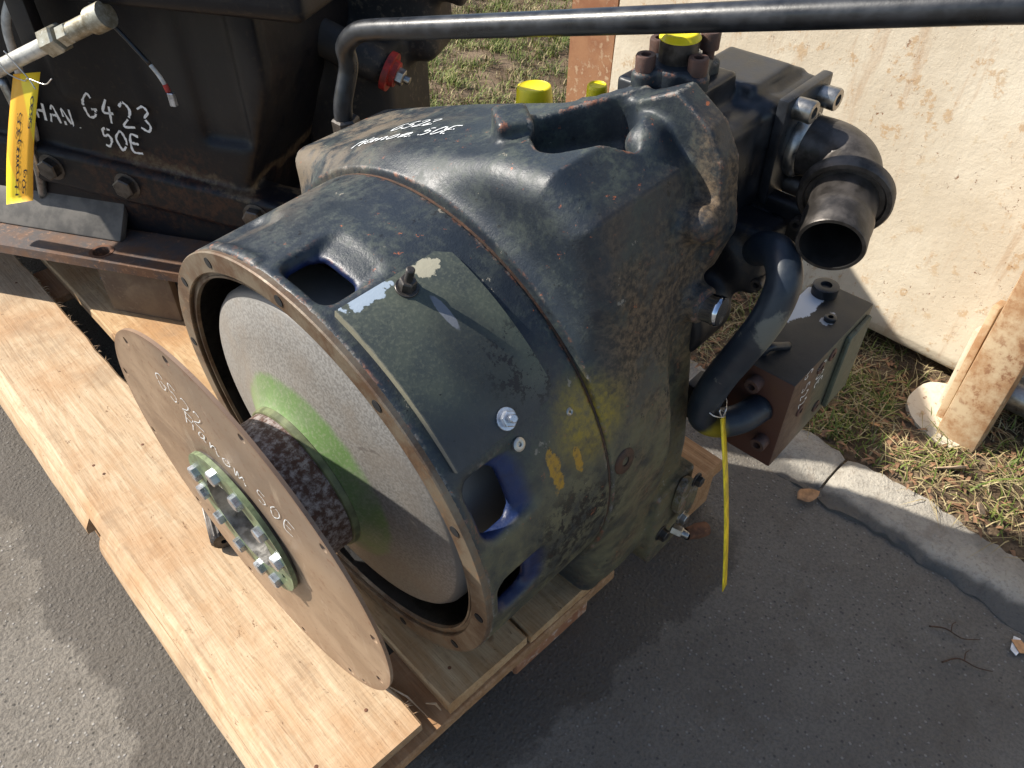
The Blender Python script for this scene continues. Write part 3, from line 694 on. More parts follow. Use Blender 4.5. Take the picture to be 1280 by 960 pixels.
# ------------------------------------------------------------------ main gearbox
TY, TP = 0.047683, 0.056723
u_ = Vector((math.cos(TP)*math.cos(TY), math.cos(TP)*math.sin(TY), math.sin(TP))); v_ = Vector((-math.sin(TY), math.cos(TY), 0)); w_ = u_.cross(v_)
T3 = Matrix((u_, v_, w_)).transposed()
BASE = .285
gear = empty('converter_gearbox', Vector((0, 0, GZ))-w_*BASE, T3)
tag(gear, 'dark grey gearbox with round bell housing and steel plate, white G522 on its top', 'gearbox')
OFF = (0, 0, BASE)
def bell_f(X, Y, Z):
    rho = np.sqrt(Y*Y+Z*Z); th = np.arctan2(Z, Y)
    d = extr(rho-(.2805+.0045*np.clip((X-.012)/.17, 0, 1)), abs(X-.0965)-.0935, .003)
    d = np.maximum(d, -np.maximum(rho-.262, X-.160))
    for c, hole, hw in ((97, 1, .037), (65, 0, .032), (155, 1, .036), (181.5, 1, .030), (35, 0, .032), (5, 0, .032)):
        a = np.angle(np.exp(1j*(th-R_(c)))).astype(np.float32)*.285
        x0 = .054 if hole else .052
        qx, qs = abs(X-x0)-(.036 if hole else .03)+.014, abs(a)-hw+.014
        b2 = np.minimum(np.maximum(qx, qs), 0)+np.hypot(np.maximum(qx, 0), np.maximum(qs, 0))-.014
        floor = .2665+np.clip(X-.050, 0, .1)*.36-rho if hole else .2745-rho
        d = smax(d, -smax(b2, floor, .009), .011)
        if hole:
            qx, qs = abs(X-.041)-.0210+.010, abs(a)-(hw-.006)+.010
            h2 = np.minimum(np.maximum(qx, qs), 0)+np.hypot(np.maximum(qx, 0), np.maximum(qs, 0))-.010
            d = smax(d, -np.maximum(h2, .20-rho), .004)
    # raised pad behind the top of the ring
    a = np.angle(np.exp(1j*(th-R_(76)))).astype(np.float32)*.285
    d = smin(d, np.maximum(np.maximum(abs(X-.010)-.006, abs(a)-.05), np.maximum(rho-.2835, .27-rho)), .004)
    return d
bell = sdf_object('bell_housing', bell_f, (0, -.29, -.29), (.195, .29, .29), .0034, 'cast', gear, OFF)

CASE_POLY = [(.285, .217), (.1, .281), (-.09, .341), (-.165, .352), (-.218, .318), (-.246, .235), (-.254, .06), (-.268, -.08), (-.266, -.22), (-.245, -.295), (.22, -.300), (.285, -.05)]
RIM_A, RIM_B = (.300, -.045), (.412, -.128)
def case_f(X, Y, Z):
    p2 = sd_poly(*np.broadcast_arrays(Y, Z), CASE_POLY)
    A = extr(p2, abs(X-.304)-.098, .030)
    rho = np.sqrt(Y*Y+Z*Z); B = extr(rho-.287, abs(X-.245)-.054, .002)
    d = smin(A, B, .045)
    d = np.maximum(d, .1915-X)
    # rear mounting flange for the pump
    fl = sd_poly(*np.broadcast_arrays(Y, Z), [(-.05, .325), (-.144, .360), (-.190, .383), (-.232, .357), (-.252, .325), (-.264, .243), (-.248, .19), (-.08, .17)])
    d = smin(d, extr(fl, abs(X-.391)-.016, .003), .006)
    # scooped pocket on the shoulder, walled by a rim
    ex, ey = RIM_B[0]-RIM_A[0], RIM_B[1]-RIM_A[1]; L_ = math.hypot(ex, ey); ex, ey = ex/L_, ey/L_
    U = (X-RIM_A[0])*ex+(Y-RIM_A[1])*ey; W_ = (X-RIM_A[0])*(-ey)*-1+(Y-RIM_A[1])*ex*-1   # W_: towards the camera
    top = .313-.31*Y
    rim = np.maximum(np.maximum(abs(U-.060)-.078, abs(W_-.004)-.010), np.maximum(Z-top-.008, top-.05-Z))
    d = smin(d, rim, .012)
    pk = sd_box(U, W_, Z-.35*W_, (.064, .055, .358), (.056, .042, .072), .022)
    d = smax(d, -pk, .006)
    lug = sd_box(U, W_, Z, (-.006, .018, .325), (.019, .024, .028), .006)
    d = smin(d, lug, .008)
    # bolt bosses
    d = smin(d, sd_caps(X, Y, Z, (.352, -.176, .332), (.41, -.168, .318), .021), .014)
    d = smin(d, sd_caps(X, Y, Z, (.356, -.248, .268), (.41, -.236, .250), .020), .014)
    # low side pad and belly
    d = smin(d, sd_box(X, Y, Z, (.360, -.24, -.215), (.044, .040, .080), .006), .006)
    d = smin(d, sd_cyl(X, Y, Z, (.285, -.258, -.185), (.285, -.05, -.185), .088, .03), .025)
    # plug boss
    d = smin(d, sd_cyl(X, Y, Z, (.365, -.24, .165), (.365, -.268, .165), .022, .004), .014)
    return np.maximum(d, X-.407)
case = sdf_object('gear_case', case_f, (.19, -.30, -.31), (.41, .31, .40), .0029, 'cast', gear, OFF)

def rear_f(X, Y, Z):
    d = sd_box(X, Y, Z, (.418, .03, -.09), (.020, .20, .19), .012)
    d = smin(d, sd_cyl(X, Y, Z, (.42, .03, -.10), (.47, .03, -.10), .09, .012), .02)
    return np.maximum(d, .4085-X)
sdf_object('rear_cover', rear_f, (.405, -.19, -.29), (.48, .24, .11), .005, 'black_rough', gear, OFF)

# seam with gasket line, machined ring face, converter, hub, plate
bm = bmesh.new(); lathe(bm, [(.1886, .270), (.1886, .2842), (.1930, .2842), (.1930, .270)], n=120, close=True)
bm_obj('seam_gasket', bm, 'rust_dark', gear, loc=OFF, auto=40)
bm = bmesh.new()
lathe(bm, [(.012, .2795), (-.0005, .2798), (-.0022, .2785), (-.0022, .256), (-.0008, .2550), (.003, .2550), (.003, .2505), (.0018, .2500), (.0018, .2475), (.006, .2465), (.0075, .262)], n=144)
bm_obj('ring_flange', bm, 'flange_face', gear, loc=OFF, auto=35)
for i in range(12):
    a = R_(65+30.4*i) if i < 5 else R_(65+30.4*i)
    bm = bmesh.new(); lathe(bm, [(0, 0), (0, .0062), (-.0008, .0062), (-.0008, 0)], (-.0022, .267*math.cos(a), .267*math.sin(a)), (1, 0, 0), 16)
    bm_obj('bolt_hole', bm, 'hole', gear, loc=OFF)
bm = bmesh.new()
lathe(bm, [(.09, .224), (.035, .2265), (.022, .2255), (.0155, .2215), (.0115, .2160), (.004, .17), (-.0055, .128), (-.017, .101), (-.021, .0965)], n=128)
bm_obj('converter_cover', bm, 'conv', gear, loc=OFF, auto=40)
bm = bmesh.new(); lathe(bm, [(-.010, .0968), (-.0205, .0966), (-.0212, .0958), (-.0218, .0966), (-.0285, .0960), (-.0298, .0945), (-.0300, .080)], n=96)
bm_obj('hub_collar', bm, 'olive', gear, loc=OFF, auto=40)
bm = bmesh.new(); lathe(bm, [(-.0295, .0925), (-.097, .0922), (-.0995, .0905), (-.0995, .0615), (-.040, .0605), (-.038, .058), (-.038, 0)], n=96)
bm_obj('drive_hub', bm, 'hub', gear, loc=OFF, auto=40)
bm = bmesh.new(); lathe(bm, [(-.113, .0612), (-.060, .0600), (-.060, .056), (-.050, .05), (-.050, 0)], n=72)
bm_obj('hub_bore', bm, 'steel', gear, loc=OFF, auto=40)
YZ = Matrix(((0, 0, 1, 0), (1, 0, 0, 0), (0, 1, 0, 0), (0, 0, 0, 1)))      # plate XY -> gearbox YZ
def yz_plate(name, ro, ri, x0, x1, holes, mat, n=160):
    me = plate_mesh(name, circle(0, 0, ro, n), ([circle(0, 0, ri, 72)] if ri else [])+holes, x1-x0)
    me.transform(Matrix.Translation(((x0+x1)/2, 0, 0)) @ YZ); return link(name, me, mat, gear, loc=OFF)
HA = [R_(24+30*i) for i in range(12)]
hl = [circle(.231*math.cos(a), .231*math.sin(a), .0056, 14) for a in HA]+[circle(.236*math.cos(R_(-134.5)), .236*math.sin(R_(-134.5)), .0035, 10), circle(.205*math.cos(R_(-40)), .205*math.sin(R_(-40)), .003, 10)]
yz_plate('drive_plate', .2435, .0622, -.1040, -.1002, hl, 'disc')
yz_plate('shim_plate', .0925, .0615, -.1072, -.1042, [], 'dark_steel')
yz_plate('hub_plate', .0950, .0615, -.1128, -.1074, [circle(.079*math.cos(R_(204)), .079*math.sin(R_(204)), .0048, 14)], 'green')
for i, a in enumerate(HA):
    if i in (1, 6): continue
    hex_bolt('plate_bolt', (-.1128, .079*math.cos(a), .079*math.sin(a)), (-1, 0, 0), .0098, .0085, 'zinc', gear, 0, 0, .3+i*.37, OFF)

# inspection cover on the bell
def cyl_patch(name, x0, x1, t0, t1, r0, r1, mat, cut=()):
    nx, nt = 14, 34; V = []; F_ = []
    for r in (r1, r0):
        for i in range(nx+1):
            for j in range(nt+1):
                fx, ft = i/nx, j/nt; x = x0+(x1-x0)*fx; t = t0+(t1-t0)*ft
                cr_ = .10                                     # clipped rear corners
                if fx > 1-cr_ and (ft < cr_*.6 or ft > 1-cr_*.6):
                    e = min(ft, 1-ft)/(cr_*.6); x = min(x, x0+(x1-x0)*(1-cr_*(1-e)))
                V.append((x, r*math.cos(R_(t)), r*math.sin(R_(t))))
    k = (nx+1)*(nt+1); ix = lambda l, i, j: l*k+i*(nt+1)+j
    for i in range(nx):
        for j in range(nt): F_ += [(ix(0, i, j), ix(0, i+1, j), ix(0, i+1, j+1), ix(0, i, j+1)), (ix(1, i, j), ix(1, i, j+1), ix(1, i+1, j+1), ix(1, i+1, j))]
    for i in range(nx): F_ += [(ix(0, i, 0), ix(1, i, 0), ix(1, i+1, 0), ix(0, i+1, 0)), (ix(0, i, nt), ix(0, i+1, nt), ix(1, i+1, nt), ix(1, i, nt))]
    for j in range(nt): F_ += [(ix(0, 0, j), ix(0, 0, j+1), ix(1, 0, j+1), ix(1, 0, j)), (ix(0, nx, j), ix(1, nx, j), ix(1, nx, j+1), ix(0, nx, j+1))]
    o = obj_from(name, V, F_, mat, gear, True, OFF); o.data.set_sharp_from_angle(angle=R_(40)); return o
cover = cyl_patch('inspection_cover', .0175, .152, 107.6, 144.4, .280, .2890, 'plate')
def rad(t): return Vector((0, math.cos(R_(t)), math.sin(R_(t))))
hex_bolt('cover_bolt', Vector((.087, 0, 0))+rad(111.2)*.289, rad(111.2), .0085, .012, 'dark_steel', gear, 1.35, .016, .2, OFF)
hex_bolt('cover_bolt', Vector((.088, 0, 0))+rad(142.0)*.289, rad(142.0), .0088, .007, 'zinc', gear, 1.3, .006, .5, OFF)
for x, t, r, mt in ((.0905, 148.2, .0072, 'steel'), (.160, 149.8, .0045, 'steel')):
    bm = bmesh.new(); lathe(bm, [(0, 0), (0, r*.28), (.0016, r*.32), (.0022, r*.7), (.0012, r), (-.004, r)], Vector((x, 0, 0))+rad(t)*.2835, rad(t), 18)
    bm_obj('rivet', bm, mt, gear, loc=OFF, auto=50)
bm = bmesh.new(); lathe(bm, [(-.004, 0), (-.004, .0055), (.0022, .006), (.0022, .015), (.0005, .0165), (-.008, .0165)], Vector((.2125, 0, 0))+rad(170.3)*.2875, rad(170.3), 28)
bm_obj('threaded_plug', bm, 'rust_dark', gear, loc=OFF, auto=50)
bm = bmesh.new(); lathe(bm, [(-.004, 0), (-.004, .0165), (.012, .0165), (.0135, .0175), (.018, .0175), (.020, .0160), (.0205, 0)], (.365, -.267, .165), (.1, -1, .05), 36)
bm_obj('chrome_plug', bm, 'chrome', gear, loc=OFF, auto=40)

# oval side cover, bolts and drain at the low rear corner
me = plate_mesh('oval', [(.026*math.cos(2*PI*i/40)*(1-.25*abs(math.sin(2*PI*i/40))), .047*math.sin(2*PI*i/40)) for i in range(40)], [], .010)
RT = Matrix(((1, 0, 0, 0), (0, 0, -1, 0), (0, 1, 0, 0), (0, 0, 0, 1)))
me.transform(Matrix.Translation((.378, -.2865, -.180)) @ Matrix.Rotation(R_(-12), 4, 'Y') @ RT); link('oval_cover', me, 'cast', gear, loc=OFF)
hex_bolt('cover_bolt', (.390, -.2915, -.148), (0, -1, 0), .0085, .008, 'dark_steel', gear, 1.3, 0, .2, OFF)
hex_bolt('cover_bolt', (.368, -.2915, -.214), (0, -1, 0), .0085, .008, 'steel', gear, 1.3, 0, .5, OFF)
hex_bolt('case_bolt', (.337, -.280, -.232), (0, -1, 0), .0095, .010, 'dark_steel', gear, 1.3, 0, .5, OFF)
bm = bmesh.new(); hexa(bm, (.372, -.280, -.258), (.25, -1, -.1), .009, .016); lathe(bm, [(.014, .0065), (.024, .0065), (.026, .0055), (.026, .0035), (.018, .0035), (.018, 0)], (.372, -.280, -.258), (.25, -1, -.1), 16)
bm_obj('drain_fitting', bm, 'steel', gear, loc=OFF, auto=40)
bm = bmesh.new(); lathe(bm, [(0, .009), (.02, .011), (.022, .012), (.040, .011), (.042, .007), (.042, 0)], (.379, -.300, -.262), (.9, -.32, -.3), 18)
bm_obj('drain_pipe', bm, 'rust', gear, loc=OFF, auto=40)

# pump on the rear flange
def pump_f(X, Y, Z):
    d = sd_box(X, Y, Z, (.47, -.165, .255), (.065, .062, .075), .016)
    d = smin(d, sd_box(X, Y, Z, (.555, -.175, .275), (.058, .058, .058), .014), .014)
    d = smin(d, sd_box(X, Y, Z, (.43, -.14, .345), (.030, .046, .018), .005), .008)
    d = smin(d, sd_cyl(X, Y, Z, (.60, -.16, .33), (.50, -.15, .335), .028, .006), .016)
    d = smax(d, -(X*.45-Y*.25+Z*.9-.615), .004)
    return d
def pump_g(X, Y, Z): return smin(smin(sd_box(X, Y, Z, (.47, -.165, .255), (.066, .062, .075), .014), sd_box(X, Y, Z, (.558, -.178, .272), (.056, .056, .060), .012), .016), smin(sd_box(X, Y, Z, (.452, -.140, .345), (.046, .046, .016), .004), np.maximum(sd_box(X, Y, Z, (.560, -.165, .325), (.058, .042, .022), .006), (Z-.345)+.55*(X-.585)), .010), .012)
sdf_object('pump_body', pump_g, (.40, -.24, .17), (.63, -.08, .37), .0032, 'black', gear, OFF)
bm = bmesh.new(); box(bm, (.553, -.2405, .281), (.050, .0065, .062), None, .004); bm_obj('port_flange', bm, 'black', gear, loc=OFF, auto=40)
for x, z in ((.583, .323), (.526, .329), (.551, .229), (.600, .228)):
    socket_bolt('flange_bolt', (x, -.247, z), (0, -1, 0), .0125, .020, 'steel' if z > .3 else 'dark_steel', gear, OFF)
# top port with cap and four bolts
def topf(X, Y, Z):
    d = sd_cyl(X, Y, Z, (.446, -.142, .355), (.446, -.142, .378), .034, .004)
    for bx, by in ((.412, -.125), (.437, -.172), (.478, -.158), (.454, -.112)): d = smin(d, sd_cyl(X, Y, Z, (bx, by, .355), (bx, by, .374), .0135, .003), .006)
    return d
sdf_object('top_port_flange', topf, (.39, -.195, .35), (.50, -.09, .385), .0024, 'cast', gear, OFF)
for (bx, by), hh in zip(((.412, -.125), (.437, -.172), (.478, -.158), (.454, -.112)), (.373, .374, .385, .374)):
    socket_bolt('port_bolt', (bx, by, hh), (0, 0, 1), .0105, .017, 'brown_bolt', gear, OFF)
bm = bmesh.new(); lathe(bm, [(0, .0205), (.024, .0205), (.024, 0)], (.447, -.141, .377), (0, 0, 1), 32); bm_obj('port_tube', bm, 'dark_steel', gear, loc=OFF, auto=40)
def cap_(name, o, ax, r, h, flare=1.1):
    bm = bmesh.new(); lathe(bm, [(0, r*flare), (h*.12, r*flare), (h*.2, r), (h*.85, r*.93), (h*.97, r*.88), (h, r*.8), (h-.0015, r*.72), (h-.0018, 0)], o, ax, 36)
    return bm_obj(name, bm, 'yellow_cap', gear, loc=OFF, auto=45)
cap_('yellow_cap', (.447, -.141, .400), (0, 0, 1), .0205, .007, 1.05)
cap_('yellow_cap', (.432, .048, .268), (.05, .05, 1), .0235, .032, 1.02)
cap_('yellow_cap', (.432, -.049, .306), (0, 0, 1), .0125, .024, 1.08)
for o, r, z0 in (((.432, .048, .05), .022, .22), ((.432, -.049, .05), .012, .258)):
    bm = bmesh.new(); lathe(bm, [(0, r), (z0, r), (z0, 0)], o, (0, 0, 1), 24); bm_obj('filler_neck', bm, 'dark_steel', gear, loc=OFF, auto=45)

# outlet elbow
epath = smooth_path([(.558, -.243, .275), (.561, -.268, .276), (.561, -.290, .275), (.552, -.309, .271), (.532, -.322, .266), (.505, -.332, .262)], 6)
bm = bmesh.new(); tube(bm, epath, .0335, 28, False); bm_obj('outlet_elbow', bm, 'dark_steel', gear, loc=OFF, smooth=True)
ax = Vector((-.90, -.30, -.17)).normalized()
bm = bmesh.new(); lathe(bm, [(-.004, .030), (-.004, .046), (-.001, .049), (.010, .049), (.0125, .047), (.0125, .042), (.0095, .040), (.0095, .034)], (.512, -.329, .263), ax, 48); bm_obj('outlet_collar', bm, 'dark_steel', gear, loc=OFF, auto=40)
bm = bmesh.new(); lathe(bm, [(.0, .0345), (.040, .0345), (.042, .0358), (.050, .0358), (.0600, .0348), (.080, .0348), (.082, .0338), (.082, .0302)], (.512, -.329, .263), ax, 48); bm_obj('outlet_tube', bm, 'dark_steel', gear, loc=OFF, auto=40)
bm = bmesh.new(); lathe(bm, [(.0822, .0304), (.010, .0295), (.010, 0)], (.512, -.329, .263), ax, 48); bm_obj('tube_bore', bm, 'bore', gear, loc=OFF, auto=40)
bm = bmesh.new(); lathe(bm, [(-.002, .036), (.004, .038), (.010, .036), (.012, .033)], (.558, -.247, .275), (0, -1, 0), 36); bm_obj('weld_bead', bm, 'steel', gear, loc=OFF, smooth=True)

# lower pump, bent pipe and valve block
def pump2(X, Y, Z):
    d = sd_box(X, Y, Z, (.53, -.215, .135), (.030, .045, .045), .010)
    d = smin(d, sd_cyl(X, Y, Z, (.49, -.20, .12), (.62, -.20, .12), .045, .01), .015)
    d = smin(d, sd_cyl(X, Y, Z, (.42, -.19, .06), (.50, -.19, .06), .05, .01), .015)
    d = smin(d, sd_box(X, Y, Z, (.575, -.225, .150), (.012, .055, .045), .006), .006)
    return d
sdf_object('gear_pump', pump2, (.40, -.29, .0), (.64, -.12, .21), .0035, 'black_rough', gear, OFF)
for p_, q_ in (((.512, -.255, .172), 1), ((.512, -.26, .112), 1), ((.560, -.27, .18), 1)):
    socket_bolt('pump_bolt', p_, (-1, -.1, 0), .008, .012, 'dark_steel', gear, OFF)
ppath = smooth_path([(.515, -.245, .150), (.500, -.262, .168), (.484, -.286, .180), (.466, -.306, .168), (.452, -.311, .143), (.438, -.307, .110), (.428, -.293, .065), (.419, -.278, .018), (.414, -.268, -.030), (.417, -.270, -.056), (.430, -.284, -.068), (.455, -.304, -.066), (.492, -.314, -.064)], 6)
bm = bmesh.new(); tube(bm, ppath, .0205, 26); bm_obj('bent_pipe', bm, 'pipe' if 'pipe' in M else 'black', gear, loc=OFF, smooth=True)
def block_mat():
    k = NM('valve_block_paint'); k.P = k.scale(k.add(k.P, (.01757, .04025, -.04991)), (1/.93,)*3); x, y, z = k.xyz(); n = k.noise(24, 6, .65); f = k.noise(120, 5, .7)
    col = k.mix(k.ss(n, .4, .62), (.012, .013, .015), (.026, .026, .026))
    side = k.math('SUBTRACT', 1.0, k.ss(y, -.3495, -.3485)); rear = k.ss(k.math('ADD', x, k.math('MULTIPLY', n, .08)), .585, .635)
    sc_ = k.mix(rear, k.mix(k.ss(f, .4, .6), (.085, .048, .032), (.13, .075, .048)), k.mix(k.ss(f, .4, .6), (.055, .062, .045), (.09, .09, .065)))
    col = k.mix(side, col, sc_)
    fr = k.math('SUBTRACT', 1.0, k.ss(x, .4905, .4915)); col = k.mix(k.math('MULTIPLY', fr, .9), col, (.085, .032, .02))
    w = k.blob((.650, -.275, 0.0), .030, .6, 60, (.62, 1.5, .3), .05, 3); top = k.ss(z, -.0008, -.0003)
    col = k.mix(k.math('MULTIPLY', w, top), col, (.62, .66, .72))
    w2 = k.blob((.640, -.318, 0.0), .010, .7, 80, (.6, 1.2, .3), .05, 8); col = k.mix(k.math('MULTIPLY', w2, top), col, (.45, .45, .46))
    return k.done(col, k.mr(n, .3, .7, .4, .62), 0, k.bump(f, .2, .001))
M['vblock'] = block_mat()
bm = bmesh.new(); box(bm, (.6025, -.305, -.0825), (.1125, .045, .0825), None, .0035, 2); bm_obj('valve_block', bm, 'vblock', gear, loc=OFF, auto=40)
bm = bmesh.new(); box(bm, (.668, -.3535, -.080), (.033, .004, .070), None, .002, 1); bm_obj('side_panel', bm, 'panelgreen' if 'panelgreen' in M else 'cast', gear, loc=OFF, auto=40)
bm = bmesh.new(); box(bm, (.722, -.300, -.070), (.0085, .040, .060), None, .006, 2); bm_obj('end_plate', bm, 'cast', gear, loc=OFF, auto=40)
def sock(name, o, ax_, r, h, mat):
    bm = bmesh.new(); lathe(bm, [(-.002, r*1.0), (h, r), (h+.0008, r*.9), (h+.0008, r*.45), (-.004+h, r*.42), (-.004+h, 0)], o, ax_, 24); return bm_obj(name, bm, mat, gear, loc=OFF, auto=45)
for x, z in ((.600, -.020), (.568, -.022), (.645, -.128), (.609, -.130), (.541, -.085)): sock('socket_plug', (x, -.350, z), (0, -1, 0), .0098, .0015, 'brown_bolt')
sock('port_plug', (.690, -.285, 0), (0, 0, 1), .0185, .014, 'black'); sock('port_plug', (.640, -.320, 0), (0, 0, 1), .0085, .005, 'black')
for y, z in ((-.300, -.022), (-.330, -.118), (-.285, -.118)): socket_bolt('pipe_bolt', (.4895, y, z), (-1, 0, 0), .011, .016, 'brown_bolt', gear, OFF)
bm = bmesh.new(); tube(bm, smooth_path([(.515, -.285, .001), (.522, -.292, .012), (.540, -.300, .006), (.552, -.305, .002)], 5), [.006]*15+[.006], 8); bm_obj('cable_stub', bm, 'black', gear, loc=OFF, smooth=True)

# long pipe over the top
def toL(P): return T3.transposed() @ (Vector(P)-Vector((0, 0, 0)))
bA, bB = Vector((.338, .171, .383)), Vector((.364, .028, .416)); bl = lambda y: toL(bA.lerp(bB, (y-.171)/-.143))
bar = [Vector((.43, .20, -.02)), Vector((.40, .27, -.01)), Vector((.355, .318, .03)), Vector((.336, .330, .08)), Vector((.331, .320, .17)), Vector((.329, .318, .225)), bl(.318)-Vector((-.003, -.012, .052)), bl(.318)-Vector((0, -.006, .022)), bl(.300)-Vector((0, 0, .004)), bl(.27), bl(.2), bl(0), bl(-.15), bl(-.3), bl(-.42), bl(-.54)-Vector((0, 0, .004)), bl(-.565)-Vector((0, 0, .02)), bl(-.575)-Vector((0, 0, .06)), bl(-.575)-Vector((0, 0, .12))]
bm = bmesh.new(); tube(bm, smooth_path(bar, 7), .0132, 24); bm_obj('hydraulic_line', bm, 'black', gear, loc=OFF, smooth=True)
bm = bmesh.new(); hexa(bm, (.3305, .319, .188), (-.01, -.02, 1), .020, .024); bm_obj('line_nut', bm, 'dark_steel', gear, loc=OFF, auto=35)

# white handwriting
def on_disc(u, v):
    e1 = Vector((0, -.985, -.17)); e2 = Vector((0, -.17, .985)); return Vector((-.1041, .088, .160))+e1*u+e2*v, Vector((-1, 0, 0))
lettering('plate_writing', [('G522', 0, -.002)], on_disc, .030, .0013, 'white_paint', gear, OFF, adv=.95, jit=.05, seed=4, slant=.2)
lettering('plate_writing', [('Hanom 50E', .040, -.030)], on_disc, .028, .0013, 'white_paint', gear, OFF, adv=1.03, jit=.06, seed=5, slant=.25)
def bvh_of(o):
    me = o.data; return BVHTree.FromPolygons([v.co.copy() for v in me.vertices], [tuple(p.vertices) for p in me.polygons])
BV = bvh_of(case)
def on_top(u, v):
    e1 = Vector((.36, -.93, 0)).normalized(); e2 = Vector((.93, .36, 0)).normalized()
    p = Vector((.222, .150, .6))+e1*u+e2*v; h, n_, _, _ = BV.ray_cast(p, Vector((0, 0, -1)))
    return (h, n_) if h is not None else (Vector((p.x, p.y, .30)), Vector((0, 0, 1)))
lettering('top_writing', [('G522', .030, .037), ('Hanom.50E', .0, .0)], on_top, .0215, .0024, 'white_paint', gear, OFF, adv=.95, seed=6, slant=.35)
def on_block(u, v):
    e1 = Vector((.22, 0, -.975)); e2 = Vector((.975, 0, .22)); return Vector((.512, -.3502, .006))+e1*u+e2*v, Vector((0, -1, 0))
lettering('block_writing', [('G 522', .004, .0), ('50E', .030, .040)], on_block, .0195, .0020, 'white_paint', gear, OFF, adv=1.3, seed=9)

# fixings and fittings belong to the part they sit on
def regroup(names, part, take=None, skip=0):
    kids = [o for o in gear.children if o.name.split('.')[0] == names][skip:]
    for o in kids[:take]:
        o.parent = part; o.location = (0, 0, 0)
P_ = lambda n: next(o for o in gear.children if o.name.split('.')[0] == n)
KC = .93; KT = Vector((-.251, -.575, .713))*(1-KC)
for o in list(gear.children):
    if o.name.split('.')[0] in ('gear_pump', 'pump_bolt', 'bent_pipe', 'valve_block', 'socket_plug', 'port_plug', 'side_panel', 'end_plate', 'pipe_bolt', 'cable_stub', 'block_writing'):
        o.data.transform(Matrix.Translation(KT) @ Matrix.Diagonal((KC, KC, KC, 1)))
for nm, pt in (('plate_bolt', 'hub_plate'), ('bolt_hole', 'ring_flange'), ('plate_writing', 'drive_plate'), ('rivet', 'bell_housing'), ('threaded_plug', 'gear_case'), ('chrome_plug', 'gear_case'), ('top_writing', 'gear_case'), ('case_bolt', 'gear_case'),
               ('flange_bolt', 'port_flange'), ('port_bolt', 'top_port_flange'), ('port_tube', 'top_port_flange'), ('outlet_collar', 'outlet_elbow'), ('outlet_tube', 'outlet_elbow'), ('tube_bore', 'outlet_elbow'), ('weld_bead', 'outlet_elbow'),
               ('pump_bolt', 'gear_pump'), ('socket_plug', 'valve_block'), ('port_plug', 'valve_block'), ('side_panel', 'valve_block'), ('end_plate', 'valve_block'), ('pipe_bolt', 'valve_block'), ('cable_stub', 'valve_block'), ('block_writing', 'valve_block'), ('line_nut', 'hydraulic_line')):
    regroup(nm, P_(pt))
regroup('cover_bolt', P_('inspection_cover'), 2); regroup('cover_bolt', P_('oval_cover'), 2)

bm = bmesh.new(); box(bm, (.425, -.262, -.035), (.018, .022, .030), None, .004); box(bm, (.520, -.275, -.045), (.085, .012, .028), None, .004); bm_obj('block_bracket', bm, 'black_rough', gear, loc=OFF, auto=40)

# ------------------------------------------------------------------ second gearbox on the left
gd = Vector((.53, -.848, 0)); gy = Vector((.848, .53, 0))
G0 = gd*-.62+gy*.80; G0.z = .0
g2 = empty('box_gearbox', G0, Matrix((gd, gy, Vector((0, 0, 1)))).transposed())
tag(g2, 'black box-shaped gearbox with white G423 writing and rusty base plate, at the left', 'gearbox')
GO = (.62, -.80, 0)                                   # children use (d, y, z) with this offset
def body_f(X, Y, Z):
    d = sd_box(X, Y, Z, (-.70, .93, .66), (.36, .33, .42), .02)
    d = smax(d, (X+.335)*.93-(Z-.60)*.36, .01)
    fl = sd_box(X, Y, Z+.105*(X+.6), (-.62, .62, .358), (.38, .040, .040), .006)   # bolted lower flange
    d = smin(d, fl, .008)
    d = smin(d, sd_box(X, Y, Z, (-.75, .585, .80), (.55, .085, .075), .01), .02)  # overhang above the view, added to shade the front face
    rec = sd_box(X, Y, Z, (-.44, .60, .62), (.045, .014, .15), .01); d = smax(d, -rec, .012)
    d = smin(d, sd_box(X, Y, Z, (-.665, .603, .62), (.09, .010, .10), .006), .01)
    return d
sdf_object('case', body_f, (-1.32, .49, .24), (-.20, 1.28, 1.10), .009, 'g2case', g2, GO)
def arm_f(X, Y, Z):
    d = sd_caps(X, Y, Z, (-.42, .84, .615), (-.250, .84, .549), .034)
    d = smin(d, sd_box(X, Y, Z, (-.44, .90, .63), (.05, .12, .16), .02), .03)
    d = smin(d, sd_box(X, Y, Z, (-.28, 1.02, .64), (.115, .07, .13), .03), .03)
    d = smin(d, sd_cyl(X, Y, Z, (-.10, .99, .66), (-.30, .99, .72), .045, .01), .03)
    return smin(d, sd_box(X, Y, Z, (-.33, .98, .35), (.10, .12, .22), .02), .03)
sdf_object('side_casting', arm_f, (-.50, .77, .12), (-.03, 1.10, .82), .007, 'cast2' if 'cast2' in M else 'black_rough', g2, GO)
bm = bmesh.new(); lathe(bm, [(0, .037), (.012, .037), (.012, .026), (.022, .024), (.022, 0)], (-.225, .84, .539), (.93, 0, -.36), 24); bm_obj('arm_end', bm, 'red', g2, loc=GO, auto=40)
hex_bolt('arm_bolt', (-.205, .84, .531), (.93, 0, -.36), .016, .016, 'steel', g2, 0, .01, .2, GO)
for d_, z_ in ((-.826, .385), (-.668, .368), (-.405, .342)):
    hex_bolt('flange_bolt', (d_, .580, z_), (0, -1, 0), .021, .016, 'dark_steel', g2, 1.25, 0, .3+d_, GO)
